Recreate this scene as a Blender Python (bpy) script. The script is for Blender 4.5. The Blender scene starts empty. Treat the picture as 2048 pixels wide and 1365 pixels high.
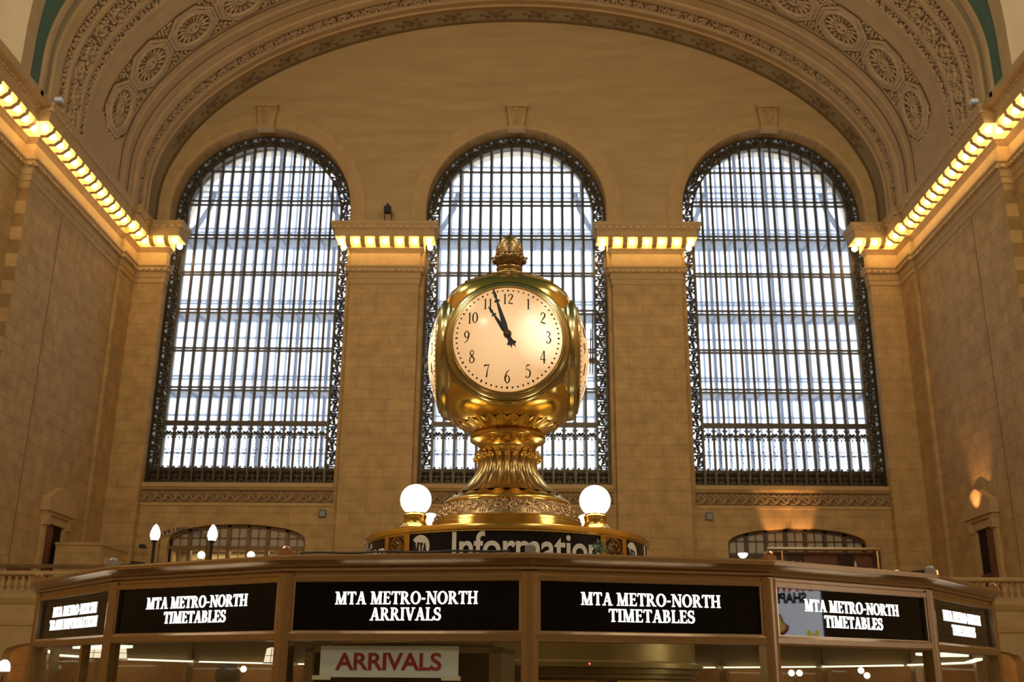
import bpy, math, random
from math import sin, cos, pi, radians, sqrt, atan2, hypot
from mathutils import Vector, Matrix
random.seed(7)
S = bpy.context.scene
COL = S.collection

# ------------------------------------------------------------------ camera, world, light, exposure
FOC, YAW, PITCH, ROLL, EYE = 2093.777, -0.01188, 0.31613, 0.00801, 1.6
def camera_axes():
    cy, sy, cp, sp = cos(YAW), sin(YAW), cos(PITCH), sin(PITCH)
    fwd = Vector((sy*cp, cy*cp, sp)); right = Vector((cy, -sy, 0)); up = right.cross(fwd)
    c, s = cos(ROLL), sin(ROLL)
    return right*c + up*s, up*c - right*s, fwd
_r, _u, _f = camera_axes()
cd = bpy.data.cameras.new('camera'); cam = bpy.data.objects.new('camera', cd); COL.objects.link(cam)
cam.matrix_world = Matrix(((_r.x, _u.x, -_f.x, 0), (_r.y, _u.y, -_f.y, 0), (_r.z, _u.z, -_f.z, EYE), (0, 0, 0, 1)))
cd.sensor_width = 36; cd.lens = FOC/2048*36; cd.clip_start = .05; cd.clip_end = 400
cd.dof.use_dof = True; cd.dof.focus_distance = 5.3; cd.dof.aperture_fstop = 5.6
S.camera = cam

W = bpy.data.worlds.new('daylight'); S.world = W; W.use_nodes = True
W.node_tree.nodes['Background'].inputs[0].default_value = (.90, .95, 1, 1)
W.node_tree.nodes['Background'].inputs[1].default_value = 2.7

def lamp(kind, name, loc, power, col, size=.5, rot=None, spot=None):
    d = bpy.data.lights.new(name, kind); d.energy = power; d.color = col
    if kind == 'AREA':
        d.shape = 'RECTANGLE'; d.size, d.size_y = size
    else:
        d.shadow_soft_size = size
    if kind == 'SPOT':
        d.spot_size = spot; d.spot_blend = .8
    o = bpy.data.objects.new(name, d); COL.objects.link(o); o.location = loc
    if rot: o.rotation_euler = rot
    return o
HX = -.39                                     # centre line of the hall
WARM = (1, .81, .55)
# the chandeliers of the hall hang behind and above the camera
for y in (-14, -2, 9):
    for s in (-1, 1):
        lamp('POINT', 'chandelier_light', (HX + s*9.5, y, 17.5), 2150, WARM, .8)
# added unseen spots that brighten the upper part of the far wall
for s in (-1, 1): lamp('SPOT', 'upper_wall_fill_spot', (HX + s*8, -1, 11.5), 6200, (1, .80, .52), .5, (radians(108), 0, radians(s*4)), radians(58))
# daylight portals in the three great windows
for k in (-1, 0, 1):
    p = lamp('AREA', 'daylight_portal', (HX + 12.14*k, 46.9, 18.3), 1, (1, 1, 1), (8.3, 17.4), (-pi/2, 0, 0))
    p.data.cycles.is_portal = True
for s in (-1, 1):
    p = lamp('AREA', 'daylight_portal', (HX + s*18.9, 26.0, 25.0), 1, (1, 1, 1), (10.4, 6.8), (0, s*pi/2, 0)); p.data.cycles.is_portal = True

V = S.view_settings
S.display_settings.display_device = 'sRGB'
V.view_transform = 'Standard'; V.look = 'None'; V.gamma = 1; V.exposure = 0; V.use_curve_mapping = False
S.cycles.max_bounces = 8; S.cycles.diffuse_bounces = 4; S.cycles.glossy_bounces = 4
S.cycles.transmission_bounces = 6; S.cycles.transparent_max_bounces = 12
S.cycles.sample_clamp_indirect = 6; S.cycles.use_denoising = True

# ------------------------------------------------------------------ materials
def new_mat(name):
    m = bpy.data.materials.new(name); m.use_nodes = True
    nt = m.node_tree; return m, nt, nt.nodes['Principled BSDF'], nt.nodes, nt.links
def principled(name, col, rough=.6, metal=0, spec=.5, noise=0, nscale=3., bump=0, bscale=20., stretch=(1, 1, 1), emit=None, estr=0, coat=0):
    m, nt, b, N, L = new_mat(name)
    b.inputs['Base Color'].default_value = (*col, 1); b.inputs['Roughness'].default_value = rough
    b.inputs['Metallic'].default_value = metal; b.inputs['Specular IOR Level'].default_value = spec
    b.inputs['Coat Weight'].default_value = coat
    if emit:
        b.inputs['Emission Color'].default_value = (*emit, 1); b.inputs['Emission Strength'].default_value = estr
    if noise or bump:
        tc = N.new('ShaderNodeTexCoord'); mp = N.new('ShaderNodeMapping'); mp.inputs['Scale'].default_value = stretch
        L.new(tc.outputs['Object'], mp.inputs[0])
        if noise:
            n = N.new('ShaderNodeTexNoise'); n.inputs['Scale'].default_value = nscale; n.inputs['Detail'].default_value = 6
            L.new(mp.outputs[0], n.inputs['Vector'])
            r = N.new('ShaderNodeMapRange'); r.inputs['From Min'].default_value = .3; r.inputs['From Max'].default_value = .7
            r.inputs['To Min'].default_value = 1-noise; r.inputs['To Max'].default_value = 1+noise
            L.new(n.outputs['Fac'], r.inputs['Value'])
            mx = N.new('ShaderNodeVectorMath'); mx.operation = 'SCALE'; mx.inputs[0].default_value = col
            L.new(r.outputs[0], mx.inputs['Scale']); L.new(mx.outputs[0], b.inputs['Base Color'])
        if bump:
            n2 = N.new('ShaderNodeTexNoise'); n2.inputs['Scale'].default_value = bscale; n2.inputs['Detail'].default_value = 5
            L.new(mp.outputs[0], n2.inputs['Vector'])
            bp = N.new('ShaderNodeBump'); bp.inputs['Strength'].default_value = bump; bp.inputs['Distance'].default_value = .02
            L.new(n2.outputs['Fac'], bp.inputs['Height']); L.new(bp.outputs[0], b.inputs['Normal'])
    return m
def emission(name, col, strength, cam_spot=None):
    m, nt, b, N, L = new_mat(name); N.remove(b)
    e = N.new('ShaderNodeEmission'); e.inputs[0].default_value = (*col, 1); e.inputs[1].default_value = strength
    L.new(e.outputs[0], N['Material Output'].inputs[0]); return m
def ashlar(name, ax, c1, c2, cm, bw=1.35, rh=.5, mortar=.011):
    """stone blocks laid in courses; ax = which world axes run along and up the wall"""
    m, nt, b, N, L = new_mat(name)
    tc = N.new('ShaderNodeTexCoord'); sp = N.new('ShaderNodeSeparateXYZ'); cb = N.new('ShaderNodeCombineXYZ')
    L.new(tc.outputs['Object'], sp.inputs[0]); L.new(sp.outputs[ax], cb.inputs[0]); L.new(sp.outputs[2], cb.inputs[1])
    br = N.new('ShaderNodeTexBrick'); L.new(cb.outputs[0], br.inputs['Vector'])
    br.inputs['Color1'].default_value = (*c1, 1); br.inputs['Color2'].default_value = (*c2, 1); br.inputs['Mortar'].default_value = (*cm, 1)
    br.inputs['Scale'].default_value = 1; br.inputs['Brick Width'].default_value = bw; br.inputs['Row Height'].default_value = rh
    br.inputs['Mortar Size'].default_value = mortar; br.inputs['Mortar Smooth'].default_value = .3; br.inputs['Bias'].default_value = 0
    n = N.new('ShaderNodeTexNoise'); n.inputs['Scale'].default_value = 1.7; n.inputs['Detail'].default_value = 7; L.new(tc.outputs['Object'], n.inputs['Vector'])
    r = N.new('ShaderNodeMapRange'); r.inputs['From Min'].default_value = .3; r.inputs['From Max'].default_value = .7
    r.inputs['To Min'].default_value = .82; r.inputs['To Max'].default_value = 1.15; L.new(n.outputs['Fac'], r.inputs['Value'])
    mx = N.new('ShaderNodeVectorMath'); mx.operation = 'SCALE'; L.new(br.outputs['Color'], mx.inputs[0]); L.new(r.outputs[0], mx.inputs['Scale'])
    L.new(mx.outputs[0], b.inputs['Base Color']); b.inputs['Roughness'].default_value = .75; b.inputs['Specular IOR Level'].default_value = .25
    bp = N.new('ShaderNodeBump'); bp.inputs['Strength'].default_value = .35; bp.inputs['Distance'].default_value = .03; bp.invert = True
    L.new(br.outputs['Fac'], bp.inputs['Height']); L.new(bp.outputs[0], b.inputs['Normal'])
    return m
def glass(name, tint=(1, 1, 1), gloss=.06, rough=.02):
    m, nt, b, N, L = new_mat(name); N.remove(b)
    t = N.new('ShaderNodeBsdfTransparent'); t.inputs[0].default_value = (*tint, 1)
    g = N.new('ShaderNodeBsdfGlossy'); g.inputs['Roughness'].default_value = rough
    mx = N.new('ShaderNodeMixShader'); mx.inputs[0].default_value = gloss
    L.new(t.outputs[0], mx.inputs[1]); L.new(g.outputs[0], mx.inputs[2]); L.new(mx.outputs[0], N['Material Output'].inputs[0]); return m
def frosted(name, col, transl=.6):
    m, nt, b, N, L = new_mat(name); N.remove(b)
    t = N.new('ShaderNodeBsdfTranslucent'); t.inputs[0].default_value = (*col, 1)
    d = N.new('ShaderNodeBsdfDiffuse'); d.inputs[0].default_value = (*col, 1)
    mx = N.new('ShaderNodeMixShader'); mx.inputs[0].default_value = transl
    L.new(d.outputs[0], mx.inputs[1]); L.new(t.outputs[0], mx.inputs[2]); L.new(mx.outputs[0], N['Material Output'].inputs[0]); return m

T1, T2, TM = (.50, .335, .15), (.475, .317, .14), (.31, .195, .08)
M = dict(
    ashlar_x=ashlar('ashlar_stone_end', 0, T1, T2, TM),
    ashlar_y=ashlar('ashlar_stone_side', 1, T1, T2, TM, bw=1.5, rh=.52),
    lunette=principled('streaked_cream_stone', (.49, .345, .175), .8, noise=.10, nscale=1.0, stretch=(.35, 1, 2.2), bump=.15, bscale=6, spec=.2),
    stone=principled('cut_stone', (.51, .35, .165), .75, noise=.08, nscale=2.5, spec=.25),
    vault=principled('vault_plaster', (.50, .35, .185), .8, noise=.07, nscale=1.2, spec=.2),
    cream=principled('cream_terracotta', (.54, .395, .235), .75, noise=.12, nscale=5, spec=.25),
    ground=principled('dark_brown_ground', (.20, .125, .058), .85, noise=.2, nscale=4, spec=.2),  # darker brown behind the raised ornament, also on the leaf sprays
    grey_band=principled('olive_grey_paint', (.36, .30, .19), .8, spec=.2),
    dark_line=principled('dark_brown_line', (.17, .11, .05), .9, spec=.1),  # dark brown for thin lines on the vault and the wall joint
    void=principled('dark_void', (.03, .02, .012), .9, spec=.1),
    teal=principled('teal_ceiling_paint', (.095, .175, .135), .8, noise=.15, nscale=14, spec=.2),
    iron=principled('dark_bronze_grille', (.10, .085, .062), .45, .6, noise=.2, nscale=6),
    iron_panel=principled('dark_bronze_panel', (.075, .055, .036), .5, .5, noise=.4, nscale=9, bump=.6, bscale=9),
    pale=frosted('pale_glazed_steel', (.80, .85, .93), .6),
    outer=principled('outer_wall_plaster', (.60, .50, .36), .8),
    floorglass=frosted('walkway_glass_floor', (.92, .94, .96), .85),
    pane=glass('window_glass', (.97, .985, 1), .04),
    boothglass=glass('booth_glass', (.94, .95, .91), .05),
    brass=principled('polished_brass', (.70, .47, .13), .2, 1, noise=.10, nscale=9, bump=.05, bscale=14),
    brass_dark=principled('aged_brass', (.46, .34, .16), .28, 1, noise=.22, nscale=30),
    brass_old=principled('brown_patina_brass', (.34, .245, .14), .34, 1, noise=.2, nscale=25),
    bezel=principled('greenish_brass', (.50, .42, .22), .22, 1, noise=.08, nscale=12),
    bronze=principled('brushed_bronze', (.41, .29, .165), .36, 1, noise=.07, nscale=14, stretch=(3, 3, 12)),
    bronze_edge=principled('worn_bronze_edge', (.62, .50, .36), .3, 1),
    ornament=principled('cast_bronze_ornament', (.40, .27, .15), .35, 1, noise=.2, nscale=30),
    sign=principled('black_gloss_sign', (.003, .003, .004), .02, spec=.25),
    band=principled('blue_black_band', (.009, .009, .014), .2, spec=.25),
    letter_grey=principled('pale_grey_lettering', (.74, .74, .78), .5),
    letter_dark=principled('dark_lettering', (.015, .014, .018), .4),
    lit=emission('lit_letters', (1, .95, .86), 3.2),
    paper=principled('white_paper', (.70, .82, 1.0), .7),
    red=principled('crimson_lettering', (.30, .012, .035), .6),
    redsign=principled('red_sign_print', (.55, .06, .04), .6),
    cabinet=principled('beige_cabinet', (.42, .33, .20), .6, noise=.05),
    screen=principled('dark_screen', (.03, .014, .010), .25),
    yellow=principled('yellowed_paper', (.70, .62, .28), .7, noise=.1, nscale=20),
    wood=principled('red_brown_wood', (.14, .048, .02), .4, noise=.25, nscale=3, stretch=(1, 1, 8)),
    oak=principled('brown_oak', (.20, .115, .045), .45, noise=.2, nscale=3),
    dark_oak=principled('dark_oak', (.085, .05, .025), .5, noise=.2, nscale=3),
    kiosk=principled('dim_brass_panelling', (.22, .15, .055), .4, .5, noise=.25, nscale=4),
    dark=principled('near_black_paint', (.022, .020, .020), .5),
    hand=principled('blue_black_hand', (.085, .11, .16), .3, .3),
    numeral=principled('brown_black_numeral', (.05, .018, .008), .6),
    floor=principled('pinkish_marble_floor', (.26, .20, .14), .25, noise=.1, nscale=.8),
    dim=principled('dim_restaurant_wall', (.22, .135, .07), .7, noise=.2, nscale=2),
    frost_pane=principled('frosted_window_pane', (.52, .44, .33), .5),
    globe=emission('lit_globe', (1, .84, .58), 6.5),
    bulb=emission('lit_bulb', (1, .66, .26), 34),
    tulip=emission('lit_lamp_head', (1, .93, .78), 5),
    candle=emission('lit_candle_shade', (1, .42, .12), 2.2),
    shade=emission('lit_bell_shade', (1, .80, .56), 1.15),
    tube=emission('fluorescent_tube', (1, .97, .72), 1.6),
    redlight=emission('red_indicator', (1, .12, .08), 2),
    skin=principled('skin', (.45, .27, .18), .55),
    hair=principled('dark_hair', (.012, .009, .007), .6),
    shirt=principled('dark_shirt', (.05, .05, .07), .8),
    copper=principled('copper_block', (.45, .26, .16), .35, 1),
    grey=principled('grey_metal', (.33, .33, .35), .45, .6),
    leafy=principled('grey_green_tinsel', (.12, .20, .17), .5),
    bottle=principled('bottle_glass', (.25, .18, .08), .15, spec=.6),
)
def dial_material():
    m, nt, b, N, L = new_mat('lit_opal_dial')
    tc = N.new('ShaderNodeTexCoord')
    def spot(p, r, out):
        mp = N.new('ShaderNodeMapping'); mp.vector_type = 'TEXTURE'; mp.inputs['Location'].default_value = p; mp.inputs['Scale'].default_value = (r, r, r)
        g = N.new('ShaderNodeTexGradient'); g.gradient_type = 'SPHERICAL'
        L.new(tc.outputs['Object'], mp.inputs[0]); L.new(mp.outputs[0], g.inputs[0])
        k = N.new('ShaderNodeMath'); k.operation = 'MULTIPLY'; k.inputs[1].default_value = out; L.new(g.outputs['Fac'], k.inputs[0]); return k
    a = spot((.20, 0, .02), .20, .95); c = spot((0, 0, .02), .36, .42)
    s1 = N.new('ShaderNodeMath'); L.new(a.outputs[0], s1.inputs[0]); L.new(c.outputs[0], s1.inputs[1])
    mixc = N.new('ShaderNodeMix'); mixc.data_type = 'RGBA'; L.new(s1.outputs[0], mixc.inputs[0])
    mixc.inputs[6].default_value = (1, .54, .22, 1); mixc.inputs[7].default_value = (1, .80, .50, 1)
    st = N.new('ShaderNodeMath'); st.inputs[1].default_value = .68; L.new(s1.outputs[0], st.inputs[0])
    b.inputs['Base Color'].default_value = (.12, .1, .08, 1); b.inputs['Roughness'].default_value = .2
    L.new(mixc.outputs[2], b.inputs['Emission Color']); L.new(st.outputs[0], b.inputs['Emission Strength'])
    return m
M['dial'] = dial_material()

# ------------------------------------------------------------------ helpers
class MB:
    """collects faces and links them as ONE mesh object"""
    def __init__(s): s.v = []; s.f = []; s.mi = []; s.cur = 0
    def add(s, verts, faces):
        o = len(s.v); s.v += [tuple(p) for p in verts]
        s.f += [tuple(i+o for i in f) for f in faces]; s.mi += [s.cur]*len(faces); return s
    def box(s, x0, x1, y0, y1, z0, z1):
        return s.add([(x0, y0, z0), (x1, y0, z0), (x1, y1, z0), (x0, y1, z0), (x0, y0, z1), (x1, y0, z1), (x1, y1, z1), (x0, y1, z1)],
                     [(0, 3, 2, 1), (4, 5, 6, 7), (0, 1, 5, 4), (1, 2, 6, 5), (2, 3, 7, 6), (3, 0, 4, 7)])
    def obox(s, F, u0, u1, v0, v1, h0, h1):
        P = [(u0, v0, h0), (u1, v0, h0), (u1, v1, h0), (u0, v1, h0), (u0, v0, h1), (u1, v0, h1), (u1, v1, h1), (u0, v1, h1)]
        return s.add([F(*p) for p in P], [(0, 3, 2, 1), (4, 5, 6, 7), (0, 1, 5, 4), (1, 2, 6, 5), (2, 3, 7, 6), (3, 0, 4, 7)])
    def lathe(s, prof, n=32, c=(0, 0, 0), a0=0, a1=2*pi, rf=None):
        full = abs(a1-a0-2*pi) < 1e-6; m = n if full else n+1; vs = []
        for i, (r, z) in enumerate(prof):
            for j in range(m):
                a = a0+(a1-a0)*j/n; rr = r*(rf(a, i) if rf else 1)
                vs.append((c[0]+rr*sin(a), c[1]-rr*cos(a), c[2]+z))
        fs = []
        for i in range(len(prof)-1):
            for j in range(n):
                k = (j+1) % m; fs.append((i*m+j, i*m+k, (i+1)*m+k, (i+1)*m+j))
        return s.add(vs, fs)
    def grid(s, rows):
        n = len(rows[0]); vs = [p for r in rows for p in r]
        return s.add(vs, [(i*n+j, i*n+j+1, (i+1)*n+j+1, (i+1)*n+j) for i in range(len(rows)-1) for j in range(n-1)])
    def tube(s, pts, r, n=6):
        rs = r if isinstance(r, (list, tuple)) else [r]*len(pts); pts = [Vector(p) for p in pts]; rows = []
        for i, p in enumerate(pts):
            t = (pts[min(i+1, len(pts)-1)]-pts[max(i-1, 0)]).normalized()
            a = t.cross(Vector((0, 0, 1)));  a = a if a.length > 1e-3 else t.cross(Vector((0, 1, 0))); a.normalize(); b = t.cross(a)
            rows.append([tuple(p+(a*cos(2*pi*k/n)+b*sin(2*pi*k/n))*rs[i]) for k in range(n+1)])
        s.grid(rows); o = len(s.v)
        s.add(rows[0][:n], [tuple(range(n))]); s.add(rows[-1][:n], [tuple(range(n-1, -1, -1))]); return s
    def ball(s, c, r, n=12, m=8, sz=1):
        return s.lathe([(max(r*sin(pi*i/m), 1e-4), -r*cos(pi*i/m)*sz) for i in range(m+1)], n, c)
    def poly(s, F, pts, h0, h1):
        n = len(pts); vs = [F(x, y, h0) for x, y in pts]+[F(x, y, h1) for x, y in pts]
        return s.add(vs, [tuple(range(n, 2*n)), tuple(range(n-1, -1, -1))]+[(i, (i+1) % n, n+(i+1) % n, n+i) for i in range(n)])
    def lump(s, F, u, v, a, b, rot=0, h=.05, n=7):
        c, q = cos(rot), sin(rot); vs = []
        for sc, hh in ((1, 0), (.62, h*.8)):
            for k in range(n):
                x, y = a*sc*cos(2*pi*k/n), b*sc*sin(2*pi*k/n); vs.append(F(u+x*c-y*q, v+x*q+y*c, hh))
        vs.append(F(u, v, h))
        return s.add(vs, [(k, (k+1) % n, n+(k+1) % n, n+k) for k in range(n)]+[(n+k, n+(k+1) % n, 2*n) for k in range(n)])
    def ribbon(s, F, pts, w, h):
        rows = [[], [], []]; n = len(pts)
        for i, (x, y) in enumerate(pts):
            x0, y0 = pts[max(i-1, 0)]; x1, y1 = pts[min(i+1, n-1)]; d = hypot(x1-x0, y1-y0) or 1
            nx, ny = -(y1-y0)/d, (x1-x0)/d; ww = (w[i] if isinstance(w, list) else w)/2
            rows[0].append(F(x-nx*ww, y-ny*ww, 0)); rows[1].append(F(x, y, h)); rows[2].append(F(x+nx*ww, y+ny*ww, 0))
        return s.grid(rows)
    def strip(s, F, pts, ws, h0, h1):
        """flat stroke of varying width with thickness"""
        n = len(pts); Lf, Rt = [], []
        for i, (x, y) in enumerate(pts):
            x0, y0 = pts[max(i-1, 0)]; x1, y1 = pts[min(i+1, n-1)]; d = hypot(x1-x0, y1-y0) or 1
            nx, ny = -(y1-y0)/d, (x1-x0)/d; w = ws[i]/2; Lf.append((x+nx*w, y+ny*w)); Rt.append((x-nx*w, y-ny*w))
        return s.grid([[F(*p, h0) for p in Lf], [F(*p, h1) for p in Lf], [F(*p, h1) for p in Rt], [F(*p, h0) for p in Rt]])
    def spiral(s, F, u, v, R, a0, turns, w, h, hand=1, n=14, leaf=True):
        pts = []
        for i in range(n+1):
            t = i/n; r = R*(1-.82*t); a = a0+hand*turns*2*pi*t; pts.append((u+r*cos(a), v+r*sin(a)))
        s.ribbon(F, pts, w, h)
        if leaf:
            s.lump(F, u, v, R*.24, R*.24, 0, h*1.3)
            for k in range(2, n, 3):
                x, y = pts[k]; a = atan2(y-v, x-u); s.lump(F, x+cos(a)*w*.55, y+sin(a)*w*.55, w*.75, w*.38, a+.7*hand, h)
        return s
    def mesh(s, name):
        me = bpy.data.meshes.new(name); me.from_pydata(s.v, [], s.f); return me
    def build(s, name, mat, parent=None, smooth=False, sharp=None):
        me = s.mesh(name)
        for m in (mat if isinstance(mat, list) else [mat]): me.materials.append(m)
        if isinstance(mat, list): me.polygons.foreach_set('material_index', s.mi)
        if smooth:
            me.polygons.foreach_set('use_smooth', [True]*len(me.polygons))
            if sharp is not None: me.set_sharp_from_angle(angle=radians(sharp))
        me.update(); return link(name, me, parent)
def link(name, data, parent=None):
    o = bpy.data.objects.new(name, data); COL.objects.link(o)
    if parent: o.parent = parent
    return o
def tag(o, label, cat, group=None):
    o['label'] = label; o['category'] = cat
    if group: o['group'] = group
    return o
def thing(name, label, cat, loc=(0, 0, 0), rz=0, group=None):
    o = bpy.data.objects.new(name, None); COL.objects.link(o); o.location = loc; o.rotation_euler = (0, 0, rz); return tag(o, label, cat, group)
def struct(o): o['kind'] = 'structure'; return o
def copy_tree(o, parent=None):
    c = o.copy(); COL.objects.link(c); c.parent = parent
    for ch in o.children: copy_tree(ch, c)
    return c
def curve_mesh(name, splines, depth):
    """filled flat shape with holes, given thickness (local x, y; thickness along z)"""
    cu = bpy.data.curves.new(name, 'CURVE'); cu.dimensions = '2D'; cu.fill_mode = 'BOTH'; cu.extrude = depth/2
    for pts in splines:
        sp = cu.splines.new('POLY'); sp.points.add(len(pts)-1); sp.use_cyclic_u = True
        for p, (x, y) in zip(sp.points, pts): p.co = (x, y, 0, 1)
    return eval_curve(cu, name)
def eval_curve(cu, name):
    o = bpy.data.objects.new(name, cu); COL.objects.link(o)
    dg = bpy.context.evaluated_depsgraph_get(); me = bpy.data.meshes.new_from_object(o.evaluated_get(dg))
    bpy.data.objects.remove(o); bpy.data.curves.remove(cu); return me
def plate(name, outer, holes, y0, y1, mat, parent=None):
    """upright plate in the XZ plane between y0 and y1"""
    me = curve_mesh(name, [outer]+holes, abs(y1-y0)); ym = (y0+y1)/2
    for v in me.vertices: v.co = (v.co.x, ym-v.co.z, v.co.y)
    me.materials.append(mat); return link(name, me, parent)
def text_mesh(body, size, bold=0., spacing=1., extrude=.001, align='CENTER', shear=0.):
    cu = bpy.data.curves.new('t', 'FONT'); cu.body = body; cu.size = size; cu.offset = bold; cu.space_character = spacing
    cu.extrude = extrude; cu.align_x = align; cu.shear = shear; cu.resolution_u = 6
    return eval_curve(cu, 'lettering')
def arch_pts(cx, hw, z0, zs, n=32, ry=None):
    ry = ry or hw
    return [(cx-hw, z0)]+[(cx-hw*cos(pi*i/n), zs+ry*sin(pi*i/n)) for i in range(n+1)]+[(cx+hw, z0)]
def sweep(mb, prof, path, flip=False):
    """profile of (outward offset, height) along a plan path with mitred corners; outward = right hand of travel"""
    n = len(path); nor = []
    for i in range(n-1):
        dx, dy = path[i+1][0]-path[i][0], path[i+1][1]-path[i][1]; d = hypot(dx, dy); nor.append((dy/d, -dx/d))
    mit = []
    for i in range(n):
        if i == 0: mit.append(nor[0])
        elif i == n-1: mit.append(nor[-1])
        else:
            a, b = nor[i-1], nor[i]; k = 1+a[0]*b[0]+a[1]*b[1]; mit.append(((a[0]+b[0])/k, (a[1]+b[1])/k))
    rows = [[(p[0]+d*m[0], p[1]+d*m[1], z) for p, m in zip(path, mit)] for d, z in prof]
    return mb.grid(rows)
ORD = ['first', 'second', 'third', 'fourth', 'fifth', 'sixth', 'seventh', 'eighth', 'ninth', 'tenth', 'eleventh', 'twelfth', 'thirteenth',
       'fourteenth', 'fifteenth', 'sixteenth', 'seventeenth', 'eighteenth', 'nineteenth', 'twentieth']
WY, PY = 45.2, 44.8                            # face of the end wall, face of its pilasters
SX, HWIN, ZB, ZT = 12.142, 4.2, 9.95, 27.17    # great windows: spacing, half width, foot, crown
ZS = ZT-HWIN
FXZ = lambda y: (lambda u, v, h: (u, y-h, v))  # facing the camera (towards -Y)

# ------------------------------------------------------------------ setting: floor and walls
struct(MB().box(HX-22, HX+22, -42, 50, -.2, 0).build('floor', M['floor']))
holes = [arch_pts(HX+k*SX, 4.27, 9.78, ZS, 40) for k in (-1, 0, 1)]
low = []
for k, zf in ((-1, 7.35), (1, 7.32)):
    cx = HX+SX*k+(.25 if k < 0 else -.05); hw = 2.95
    low.append([(cx-hw, 4.15)]+[(cx-hw*cos(pi*i/20), zf+.68*sin(pi*i/20)**.9) for i in range(21)]+[(cx+hw, 4.15)])
wb = struct(plate('wall_back', [(HX-19, 0), (HX+19, 0), (HX+19, 34.6), (HX-19, 34.6)], holes+low, WY, 46.5, M['ashlar_x']))
# smooth streaked stone above the capitals, with its own arched cut-outs
up = [(HX-17.4, 21.7)]
for k in (-1, 0, 1): up += [(HX+k*SX-4.28*cos(pi*i/40), ZS+4.28*sin(pi*i/40)) if 0 < i < 40 else (HX+k*SX-4.28*cos(pi*i/40), 21.7 if i in (0, 40) else 0) for i in range(41)]
upper = [(HX-17.4, 21.7)]
for k in (-1, 0, 1):
    c = HX+k*SX; upper += [(c-4.28, 21.7), (c-4.28, ZS)]+[(c-4.28*cos(pi*i/40), ZS+4.28*sin(pi*i/40)) for i in range(1, 40)]+[(c+4.28, ZS), (c+4.28, 21.7)]
upper += [(HX+17.4, 21.7), (HX+17.4, 34.2), (HX-17.4, 34.2)]
plate('upper_facing', upper, [], WY-.03, WY+.01, M['lunette'], wb)
for k in (-1, 0, 1):                            # archivolt rings and carved keystones
    c = HX+k*SX; mb = MB()
    prof = [(4.28, WY+.55), (4.30, WY-.02), (4.42, WY-.10), (4.45, WY-.10), (4.45, WY-.06), (4.95, WY-.06), (4.98, WY-.09), (5.02, WY-.09), (5.02, WY)]
    mb.grid([[(c-r*cos(pi*i/48), y, ZS+r*sin(pi*i/48)) for i in range(49)] for r, y in prof])
    for s in (-1, 1): mb.grid([[(c+s*r, y, z) for z in (21.75, ZS)] for r, y in prof])
    mb.build('archivolt', M['stone'], wb, True, 40)
    kb = MB(); F = FXZ(WY-.1)
    kb.add([F(c+x, z, h) for h in (0, .32) for x, z in ((-.36, 27.1), (.36, 27.1), (.46, 28.2), (-.46, 28.2))], [(0, 1, 2, 3), (4, 5, 6, 7), (0, 1, 5, 4), (1, 2, 6, 5), (2, 3, 7, 6), (3, 0, 4, 7)])
    kb.box(c-.52, c+.52, WY-.55, WY-.1, 28.18, 28.36); kb.box(c-.42, c+.42, WY-.5, WY-.1, 26.98, 27.12)
    F = FXZ(WY-.42)
    for s in (-1, 1):
        for j in range(4): kb.lump(F, c+s*(.1+.05*j), 27.35+.2*j, .17, .07, s*(.9), .07)
        kb.spiral(F, c+s*.22, 28.02, .15, 0, 1.2, .07, .08, s)
    kb.lump(F, c, 27.7, .06, .42, 0, .09)
    kb.build('keystone', M['stone'], wb)
# side walls: recessed near part, projecting middle part, corner pier
for s, nm in ((-1, 'wall_left'), (1, 'wall_right')):
    mb = MB(); x = lambda d: HX+s*d
    for a, y0, y1 in ((18.15, 20, 34.5), (17.75, 34.5, 43.2), (17.6, 43.2, 45.2)): mb.box(min(x(a), x(19.4)), max(x(a), x(19.4)), y0, y1, 0, 21.78)
    mb.box(min(x(18.15), x(19.4)), max(x(18.15), x(19.4)), -42, 20, 0, 27)
    w = struct(mb.build(nm, M['ashlar_y']))
    sb = MB(); sb.box(min(x(17.0), x(19.3)), max(x(17.0), x(19.3)), 19, 34.6, 21.5, 21.79); sb.build('ledge', M['stone'], w)
    jb = MB(); jb.box(min(x(17.75), x(17.744)), max(x(17.75), x(17.744)), 37.3, 37.34, 4.2, 19.1); jb.build('expansion_joint', M['dark_line'], w)
struct(MB().box(HX-19.5, HX+19.5, -42.5, -42, 0, 34).build('wall_front', M['ashlar_x']))
# pilasters of the end wall
pl = MB()
for s in (-1, 1):
    pl.box(HX+s*7.6 if s < 0 else HX+4.45, HX-4.45 if s < 0 else HX+7.6, PY, WY, 0, 21.5)
    a, b = sorted((HX+s*16.2, HX+s*17.9)); pl.box(a, b, PY, WY, 0, 21.5)
struct(pl.build('trim_pilasters', M['ashlar_x']))
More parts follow.
